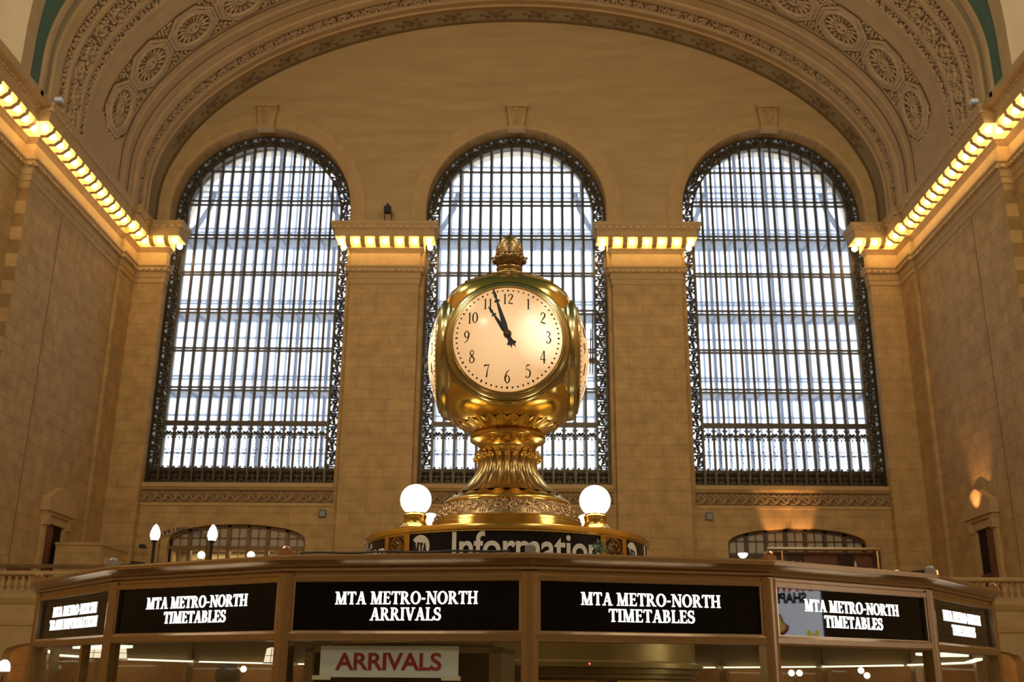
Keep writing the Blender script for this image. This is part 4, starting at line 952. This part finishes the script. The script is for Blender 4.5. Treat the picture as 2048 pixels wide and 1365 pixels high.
# ------------------------------------------------------------------ round drum with the Information band, globe lamps
CX, CY = -.085, 5.6
drum = thing('information_drum', 'round drum with black Information bands and brass rim carrying the clock', 'sign drum', (CX, CY, 0))
DR = .742
MB().lathe([(.40, 2.312), (.62, 2.308), (DR+.004, 2.304), (DR+.006, 2.300), (DR+.006, 2.278), (DR-.004, 2.276), (DR-.006, 2.27)], 96).build('rim', M['brass'], drum, True, 40)
MB().lathe([(DR-.002, 2.10), (DR+.004, 2.10), (DR+.004, 2.07), (.3, 2.07)], 96).build('lower_rim', M['brass'], drum, True, 40)
for q in range(4):
    c0 = q*pi/2
    bd = MB(); bd.lathe([(DR-.006, 2.09), (DR-.006, 2.278)], 40, a0=c0-radians(37.6), a1=c0+radians(37.6)); bd = bd.build('band', M['band'], drum, True)
    CF = lambda u, v, h, c0=c0: ((DR-.006+h)*sin(c0+u/DR), -(DR-.006+h)*cos(c0+u/DR), v)
    def bend(me, mat, u0, v0, name, h=.0015):
        for v in me.vertices: v.co = CF(u0+v.co.x, v0+v.co.y, h+v.co.z)
        me.materials.clear(); me.materials.append(mat); return link(name, me, bd)
    me = text_mesh('Information', .192, .003, .97, .0006, 'LEFT'); xs = [v.co.x for v in me.vertices]; k = .735/(max(xs)-min(xs)); x0 = min(xs)
    for v in me.vertices: v.co.x = (v.co.x-x0)*k
    bend(me, M['letter_grey'], -.250, 2.133, 'lettering')
    lg = MB(); uc, vc, rr = -.425, 2.208, .055
    pts = [(uc+rr*cos(radians(a)), vc+rr*sin(radians(a))) for a in range(-118, 152, 9)]
    pts = pts+[(uc-rr*.62, vc+.024), (uc-rr*.30, vc-.05)]
    lg.poly(CF, pts, .0004, .0012); lg.build('round_logo', M['letter_grey'], bd)
    ml = MB()
    def P(p): ml.poly(CF, [(uc+x, vc+y) for x, y in p], .0012, .002)
    P([(-.044, -.045), (-.033, -.045), (-.026, .022), (-.037, .022)]); P([(-.037, .022), (-.028, .022), (-.018, -.03), (-.024, -.03)]); P([(-.024, -.03), (-.018, -.03), (-.008, .021), (-.017, .021)]); P([(-.017, .021), (-.006, .021), (-.006, -.036), (-.016, -.036)])
    P([(-.003, .019), (.017, .017), (.017, .008), (-.003, .009)]); P([(.002, .01), (.012, .01), (.013, -.031), (.003, -.032)])
    P([(.017, -.028), (.025, -.027), (.031, .014), (.024, .015)]); P([(.031, .014), (.024, .015), (.030, -.027), (.038, -.026)]); P([(.022, -.014), (.034, -.013), (.033, -.006), (.024, -.006)])
    ml.build('logo_lettering', M['letter_dark'], bd)
    c1 = c0+pi/4
    OF = lambda u, v, h, c1=c1: ((DR-.008+h)*sin(c1+u/DR), -(DR-.008+h)*cos(c1+u/DR), v)
    fr = MB()
    for sg in (-1, 1): fr.obox(OF, sg*.078-.017, sg*.078+.017, 2.10, 2.276, -.01, .008)
    for v in (2.10, 2.268): fr.obox(OF, -.07, .07, v, v+.008, -.008, .007)
    fr = fr.build('ornament_frame', M['brass'], drum)
    on = MB(); on.obox(OF, -.064, .064, 2.1, 2.276, -.012, -.004)
    on.grid([[OF((r)*cos(2*pi*i/24), 2.185+(r+.022)*sin(2*pi*i/24), h) for i in range(25)] for r, h in ((.056, 0), (.054, .007), (.049, .007), (.047, 0))])
    for k in range(12): a = 2*pi*k/12; on.lump(OF, .038*cos(a), 2.185+.055*sin(a), .014, .007, a+.6, .007)
    for k in range(4): a = pi/4+pi/2*k; on.spiral(OF, .016*cos(a), 2.185+.024*sin(a), .015, a, 1.2, .006, .008, 1 if k % 2 else -1, 9); on.lump(OF, .057*(1 if cos(a) > 0 else -1), 2.185+.083*(1 if sin(a) > 0 else -1), .01, .006, a, .006)
    on.lump(OF, 0, 2.185, .009, .014, 0, .011)
    on.build('ornament', M['ornament'], drum)
GL = [(-.443, -.462, 'left of the clock'), (.438, -.462, 'right of the clock'), (-.45, .455, 'behind the left globe'), (.45, .455, 'behind the right globe')]
proto = None
for x, y, lab in GL:
    if proto is None:
        proto = t = thing('globe_lamp', '', 'lamp', (0, 0, 0), 0, 'globe lamps on the drum')
        MB().ball((0, 0, .147), .0765, 28, 18).build('globe', M['globe'], t, True)
        MB().lathe([(.078, 0), (.078, .008), (.072, .014), (.064, .022), (.056, .030), (.054, .036), (.054, .058), (.057, .062), (.057, .070), (.052, .074), (.05, .082), (.001, .082)], 28).build('brass_base', M['brass'], t, True, 40)
    else: t = copy_tree(proto)
    t.location = (CX+x, CY+y, 2.308); t['label'] = 'glowing white globe lamp on a brass base, '+lab
# ------------------------------------------------------------------ the clock
clock = thing('clock', 'brass clock with four round lit dials and an acorn finial on a fluted pedestal', 'clock', (CX, CY, 0))
MB().lathe([(.404, 2.314), (.404, 2.385), (.400, 2.389), (.400, 2.402), (.394, 2.408), (.386, 2.409)], 72).build('plinth', M['brass'], clock, True, 40)
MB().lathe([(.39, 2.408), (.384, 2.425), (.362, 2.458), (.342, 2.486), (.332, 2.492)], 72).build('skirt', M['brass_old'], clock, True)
sk = MB()
def SKF(u, v, h):
    r = .390-(v)*.050+h*.75; z = 2.411+v*.078+h*.6; return (r*sin(u), -r*cos(u), z)
SK2 = lambda u, v, h: SKF(u/.365, v/.094, h)
for k in range(30):
    u = 2*pi*.365*(k+.5)/30; sg = 1 if k % 2 else -1
    sk.spiral(SK2, u, .050, .026, pi/2*sg, 1.3, .011, .010, sg, 12); sk.spiral(SK2, u+.03, .024, .014, pi, 1.2, .008, .008, -sg, 10); sk.spiral(SK2, u+.03, .076, .013, 0, 1.2, .008, .008, sg, 10)
    for q in range(4): sk.lump(SK2, u+.038+.003*q, .02+.018*q, .013, .005, .9-.4*q, .010)
    for q in range(3): sk.lump(SK2, u-.012+.012*q, .012, .006, .011, 0, .008); sk.lump(SK2, u-.012+.012*q, .085, .006, .010, 0, .008)
sk.build('scroll_relief', M['ornament'], clock, True)
MB().lathe([(.332, 2.485), (.341, 2.490), (.343, 2.499), (.338, 2.510), (.325, 2.519), (.318, 2.524), (.300, 2.535), (.295, 2.543), (.28, 2.550)], 72).build('torus_moulding', M['brass'], clock, True)
fl = [(.288, 2.548), (.262, 2.562), (.232, 2.587), (.212, 2.607), (.197, 2.628), (.182, 2.648), (.170, 2.668), (.162, 2.690), (.157, 2.712), (.155, 2.735), (.158, 2.75), (.157, 2.765)]
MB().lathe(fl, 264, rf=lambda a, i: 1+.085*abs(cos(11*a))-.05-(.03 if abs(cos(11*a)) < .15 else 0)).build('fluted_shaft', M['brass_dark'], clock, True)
ro = MB()
for k in range(22):
    a = 2*pi*k/22; F = lambda u, v, h: ((.158+h)*sin(a+u/.16), -(.158+h)*cos(a+u/.16), 2.755+v)
    ro.lump(F, 0, .004, .019, .022, 0, .026, 10); ro.lump(F, 0, -.006, .010, .010, 0, .036, 8); ro.lump(F, 0, .028, .008, .016, 0, .016, 8)
ro.build('rosette_collar', M['brass'], clock, True)
MB().lathe([(.150, 2.765), (.154, 2.79), (.150, 2.80), (.152, 2.812), (.164, 2.828), (.186, 2.845), (.202, 2.850), (.206, 2.854), (.204, 2.859), (.206, 2.862), (.206, 2.879), (.203, 2.883), (.19, 2.885), (.18, 2.895)], 72).build('neck_ring', M['brass'], clock, True, 35)
cupp = []
nl = 26
mb = MB(); rows = []
for i in range(9):
    f = i/8; row = []
    for j in range(nl*8+1):
        a = 2*pi*j/(nl*8); ph = abs(((j/8) % 1)-.5)*2        # 0 mid petal .. 1 edge
        r = (.188+(.262-.188)*f**1.15)*(1+.04*(1-ph**2)*(.4+f)); z = 2.886+.056*f*(1-.26*ph**3*f)
        row.append((r*sin(a), -r*cos(a), z))
    rows.append(row)
mb.grid(rows); mb.grid([rows[-1], [(x*.93, y*.93, z-.004) for x, y, z in rows[-1]]])
for k in range(nl): a = 2*pi*(k+.5)/nl; mb.ball((.276*sin(a), -.276*cos(a), 2.942), .0065, 6, 5)
mb.build('leaf_cup', M['brass'], clock, True)
# body: rounded square in plan, swelling out from the leaf cup
body = [(.20, 2.915), (.245, 2.930), (.285, 2.950), (.320, 2.978), (.346, 3.008), (.357, 3.05), (.361, 3.15), (.363, 3.26), (.363, 3.40), (.361, 3.52), (.356, 3.60), (.341, 3.655), (.310, 3.695), (.245, 3.735), (.185, 3.772), (.125, 3.800), (.078, 3.818), (.06, 3.83)]
ex = [2.0, 2.05, 2.2, 2.4, 2.7, 3.0, 3.2, 3.2, 3.2, 3.2, 3.1, 2.8, 2.5, 2.3, 2.1, 2, 2, 2]
mb = MB(); mb.lathe(body, 96, rf=lambda a, i: (abs(sin(a))**ex[i]+abs(cos(a))**ex[i])**(-1/ex[i])); mb.build('body', M['brass'], clock, True)
MB().lathe([(.078, 3.812), (.095, 3.818), (.083, 3.832), (.066, 3.84), (.066, 3.85), (.074, 3.857), (.076, 3.866), (.07, 3.874), (.06, 3.879), (.062, 3.882)], 40).build('finial_collar', M['brass_dark'], clock, True)
MB().lathe([(.062, 3.88), (.078, 3.895), (.086, 3.918), (.088, 3.936), (.082, 3.944), (.05, 3.946)], 96, rf=lambda a, i: 1+.03*cos(16*a)).build('acorn_cup', M['brass_old'], clock, True)
lv = MB()
for k in range(8):
    a = 2*pi*k/8; F = lambda u, v, h: ((.084+h)*sin(a+u/.085), -(.084+h)*cos(a+u/.085), 3.915+v)
    lv.lump(F, 0, 0, .016, .024, 0, .016); lv.lump(F, 0, .02, .012, .01, 0, .024); lv.lump(F, .014, .004, .008, .016, .4, .012); lv.lump(F, -.014, .004, .008, .016, -.4, .012)
lv.build('acorn_leaves', M['brass_old'], clock, True)
nut = [(.079, 3.944), (.0795, 3.96), (.076, 3.985), (.068, 4.012), (.056, 4.038), (.04, 4.06), (.022, 4.073), (.001, 4.078)]
MB().lathe(nut, 40).build('acorn', M['brass_old'], clock, True)
sc = MB()
for ri, (z, r) in enumerate(((3.955, .079), (3.98, .0765), (4.003, .071))):
    for k in range(14):
        a = 2*pi*(k+.5*(ri % 2))/14; F = lambda u, v, h: ((r+h-max(v, 0)*.35)*sin(a+u/r), -(r+h-max(v, 0)*.35)*cos(a+u/r), z+v)
        sc.grid([[F(rr*.014*cos(t*pi/8), .004+rr*.018*sin(t*pi/8), h) for t in range(-2, 11)] for rr, h in ((1.15, 0), (1, .004), (.8, 0))])
sc.build('acorn_scales', M['brass_dark'], clock, True)
# dome ribs between the finial and the dials
dr = MB()
for k in range(8):
    a = 2*pi*k/8; pts = []
    for (r, z), e in list(zip(body, ex))[12:17]:
        q = r*(abs(sin(a))**e+abs(cos(a))**e)**(-1/e)+.002; pts.append((q*sin(a), -q*cos(a), z))
    dr.tube(pts, .008, 6)
    for (x, y, z) in pts[1:4]: dr.ball((x, y, z+.006), .010, 8, 6)
dr.build('dome_ribs', M['brass_dark'], clock, True)
# the four dials
ZD, RD = 3.318, .287
def dome(r): return .066*(1-(r/RD)**2)
def clock_face(rot, full):
    cs, sn = cos(rot), sin(rot)
    # dial space: u right, v up, h towards the viewer; rotated about the vertical axis
    def D(u, v, h):
        d = .382+h; return (u*cs+d*sn, u*sn-d*cs, ZD+v)
    def T(o): o.location = D(0, 0, 0); o.rotation_euler = (0, 0, rot); return o
    L = lambda u, v, h: (u, -h, v)
    bz = MB()
    pr = [(.362, -.2), (.360, -.10), (.356, -.092), (.350, -.086), (.348, -.07), (.346, -.062), (.342, -.058), (.339, -.052), (.338, -.034), (.335, -.026), (.332, -.020), (.329, -.024), (.325, -.016),
          (.312, -.008), (.304, -.006), (.301, .002), (.297, .004), (.294, .0), (.290, .001), (.287, -.006), (.286, -.02)]
    bz.grid([[L(r*cos(2*pi*i/96), r*sin(2*pi*i/96), h) for i in range(97)] for r, h in pr])
    b = T(bz.build('bezel', M['bezel'], clock, True, 40))
    dl = MB(); dl.grid([[L(r*cos(2*pi*i/72), r*sin(2*pi*i/72), dome(r)) for i in range(73)] for r in [.0005]+[RD*k/10 for k in range(1, 11)]])
    d = T(dl.build('dial', M['dial'], clock, True))
    DF = lambda u, v, h: L(u, v, dome(hypot(u, v))+h)
    for k in range(1, 13):
        nm = MB(); a = 2*pi*k/12; digits(nm, DF, str(k), .066, .213*sin(a), .213*cos(a), .0006, .0022); nm.build('numeral', M['numeral'], d)
    mt = MB()
    for k in range(60):
        a = 2*pi*k/60; G = lambda u, v, h: DF(u*cos(a)+v*sin(a), -u*sin(a)+v*cos(a), h)
        if k % 5: mt.poly(G, [(-.0042, .2635), (.0042, .2635), (.0042, .2725), (-.0042, .2725)], .0006, .002)
        else: mt.poly(G, [(0, .259), (.0062, .268), (0, .277), (-.0062, .268)], .0006, .002)
    mt.build('minute_track', M['numeral'], d)
    hub = .072
    def hand(name, ang, ln, w, h, tail):
        c, s_ = cos(ang), sin(ang); G = lambda u, v, hh: L(u*c+v*s_, -u*s_+v*c, hh); m = MB()
        m.poly(G, [(-w*.9, .02), (w*.9, .02), (w*1.1, ln*.22), (w*.55, ln*.62), (w*.4, ln*.68), (-w*.4, ln*.68), (-w*.55, ln*.62), (-w*1.1, ln*.22)], h, h+.006)
        m.poly(G, [(-w*1.1, ln*.68), (w*1.1, ln*.68), (w*1.2, ln*.71), (w*.4, ln*.735), (-w*.4, ln*.735), (-w*1.2, ln*.71)], h, h+.007)
        m.poly(G, [(-w*.3, ln*.73), (w*.3, ln*.73), (w*.72, ln*.82), (w*.3, ln*.95), (0, ln), (-w*.3, ln*.95), (-w*.72, ln*.82)], h, h+.006)
        m.poly(G, [(-w*.8, .03), (w*.8, .03), (w*.7, -tail*.5), (w*1.5, -tail*.66), (w*1.1, -tail*.78), (w*.5, -tail*.74), (0, -tail), (-w*.5, -tail*.74), (-w*1.1, -tail*.78), (-w*1.5, -tail*.66), (-w*.7, -tail*.5)], h, h+.005)
        m.lathe([(.001, 0), (.02, 0), (.02, .008), (.001, .008)], 20) if False else None
        m.poly(G, [(.021*cos(2*pi*i/20), .021*sin(2*pi*i/20)) for i in range(20)], h-.001, h+.008)
        return m.build(name, M['hand'], d)
    hand('hour_hand', radians(-33.5), .185, .0115, hub, .082); hand('minute_hand', radians(-17.3), .268, .0125, hub+.012, .082)
    ar = MB(); ar.poly(L, [(.012*cos(2*pi*i/16), .012*sin(2*pi*i/16)) for i in range(16)], .03, hub+.036)
    ar.poly(L, [(.017*cos(2*pi*i/6), .017*sin(2*pi*i/6)) for i in range(6)], hub+.02, hub+.03); ar.build('arbor', M['brass_old'], d)
    if full:
        o = upright(text_mesh('SELF WINDING', .008, 0, 1, .0003), M['brass_old'], d, (-.02, -dome(.06)-.001, -.06)); 
for q in range(4): clock_face(q*pi/2, False)

# ------------------------------------------------------------------ people
def person(loc, label, h=1.70, rz=0):
    t = thing('person', label, 'person', loc, rz, 'people beyond the booth'); k = h/1.75
    J = [((0, 0, .95), .14), ((0, 0, 1.12), .13), ((0, 0, 1.32), .16), ((0, 0, 1.45), .1), ((0, 0, 1.53), .055), ((0, -.01, 1.63), .085), ((0, -.01, 1.70), .08)]
    E = [(0, 1), (1, 2), (2, 3), (3, 4), (4, 5), (5, 6)]
    for s in (-1, 1):
        b = len(J); J += [((s*.19, 0, 1.41), .06), ((s*.24, .0, 1.15), .045), ((s*.25, -.06, .92), .032), ((s*.25, -.1, .82), .035), ((s*.1, 0, .86), .09), ((s*.1, -.01, .48), .06), ((s*.1, .02, .09), .04), ((s*.11, -.14, .04), .035)]
        E += [(3, b), (b, b+1), (b+1, b+2), (b+2, b+3), (0, b+4), (b+4, b+5), (b+5, b+6), (b+6, b+7)]
    me = bpy.data.meshes.new('body'); me.from_pydata([tuple(c*k for c in p) for p, r in J], E, [])
    o = link('body', me, t); md = o.modifiers.new('skin', 'SKIN')
    for v, (p, r) in zip(me.skin_vertices[0].data, J): v.radius = (r*k, r*k*.85)
    me.skin_vertices[0].data[0].use_root = True
    o.modifiers.new('sub', 'SUBSURF').levels = 1
    dg = bpy.context.evaluated_depsgraph_get(); m2 = bpy.data.meshes.new_from_object(o.evaluated_get(dg)); o.modifiers.clear(); o.data = m2
    m2.materials.append(M['shirt']); m2.materials.append(M['skin'])
    for p in m2.polygons: p.use_smooth = True; p.material_index = 1 if p.center.z > 1.47*k or (abs(p.center.x) > .2*k and p.center.z < .95*k and p.center.z > .7*k) else 0
    hr = MB(); hr.ball((0, .012, 1.655*k), .104*k, 16, 12, 1.12); hr.build('hair', M['hair'], t, True)
    hr2 = MB(); hr2.lump(lambda u, v, hh: (u, -.088*k-hh, 1.62*k+v), 0, 0, .06*k, .075*k, 0, .03*k, 10); hr2.lump(lambda u, v, hh: (u, -.115*k-hh, 1.615*k+v), 0, 0, .012, .02, 0, .018, 6)
    hr2.build('face', M['skin'], t, True)
    return t
person((-2.50, 9.3, 0), 'dark-haired person seen from behind through the second booth window, only the head showing', 1.74, pi)
person((-11.05, 40.6, 4.12), 'dark-haired person on the balcony in front of the left arched window', 1.72)

# lamps standing far beyond the booth under the balcony
for x, z, dx, dz, lab in ((-9.811, 1.974, 0.256, 0.018, 'warm double globe lamp far beyond the glass, left of the dark-haired person'), (9.166, 2.003, 0.272, 0.002, 'warm level double globe lamp far beyond the glass, left in the fifth window'), (11.534, 2.102, 0.188, -0.161, 'warm tilted double globe lamp far beyond the glass, right in the fifth window')):
    t = thing('double_globe_lamp', lab, 'lamp', (x, 37.5, 0), 0, 'double globe lamps under the balcony')
    for a, b in ((0, 0), (dx, dz)): MB().ball((a, 0, z+b), .1, 14, 10).build('globe', M['tulip'], t, True)
    MB().tube([(dx/2, .1, 0), (dx/2, .1, z-.15)], .03).tube([(0, .1, z-.15), (dx, .1, z-.15)], .02).tube([(0, .1, z-.15), (0, .02, z-.08)], .015).tube([(dx, .1, z-.15), (dx, .02, z+dz-.08)], .015).lathe([(.001, 0), (.2, 0), (.16, .05), (.001, .06)], 12, (dx/2, .1, 0)).build('stand', M['dark'], t)
t = thing('floor_lamp', 'lit dome lamp at the far left edge, beyond the booth', 'lamp', (-14.725, 31, 0))
MB().lathe([(.17, -.14), (.17, -.02), (.13, .1), (.06, .16), (.001, .17)], 14, (0, 0, 1.954)).build('shade', M['tulip'], t, True)
MB().tube([(0, 0, 0), (0, 0, 1.954)], .025).lathe([(.001, 0), (.2, 0), (.16, .05), (.001, .06)], 12).build('stand', M['dark'], t)

# backlit poster standing to the right behind the camera, mirrored in one of the glossy signs
t = thing('poster_stand', 'grey backlit poster with red STATE and black SHAPE, mirrored in the fifth booth sign', 'poster', (6.02, 2.31, 0), radians(-101.6))
MB().box(-.34, .34, .0, .06, 1.92, 2.46).build('frame', M['grey'], t)
MB().box(-.325, .325, -.004, .0, 1.94, 2.44).build('poster', emission('backlit_grey_poster', (.93, .95, 1), 8), t)
for x in (-.25, .25): MB().tube([(x, .03, 0), (x, .03, 1.92)], .02).build('leg', M['grey'], t)
MB().box(-.32, .32, -.2, .26, 0, .02).build('foot', M['grey'], t)
def poster_text(body, w, h, u0, v0, mat, name):
    me = text_mesh(body, h/.72, .006, 1, .0005, 'LEFT'); xs = [v.co.x for v in me.vertices]; k = w/(max(xs)-min(xs)); x0 = min(xs)
    for v in me.vertices: v.co.x = (v.co.x-x0)*k
    return upright(me, mat, t, (u0, -.006, v0), name)
poster_text('STATE', .33, .075, -.28, 2.325, emission('backlit_red_ink', (.75, .03, .02), 7), 'red_lettering')
poster_text('SHAPE', .25, .078, -.215, 2.232, M['letter_dark'], 'black_lettering')
pp = MB(); FP = lambda u, v, h: (u, -.004-h, v)
pp.poly(FP, [(.02+.085*cos(a*pi/10)*(1 if sin(a*pi/10) < .2 else .55), 2.05+.075*sin(a*pi/10)*(1 if sin(a*pi/10) < 0 else 1.4)) for a in range(20)], .001, .002); pp.build('red_pear', emission('backlit_dark_red_ink', (.45, .02, .02), 4), t)
pp = MB(); pp.poly(FP, [(.02+.062*cos(a*pi/10)*(1 if sin(a*pi/10) < .2 else .55), 2.055+.055*sin(a*pi/10)*(1 if sin(a*pi/10) < 0 else 1.5)) for a in range(20)], .002, .003); pp.build('yellow_pear_half', emission('backlit_yellow_ink', (1, .62, .12), 6), t)
poster_text('H', .09, .06, -.29, 1.955, emission('backlit_gold_ink', (1, .75, .05), 7), 'yellow_lettering')
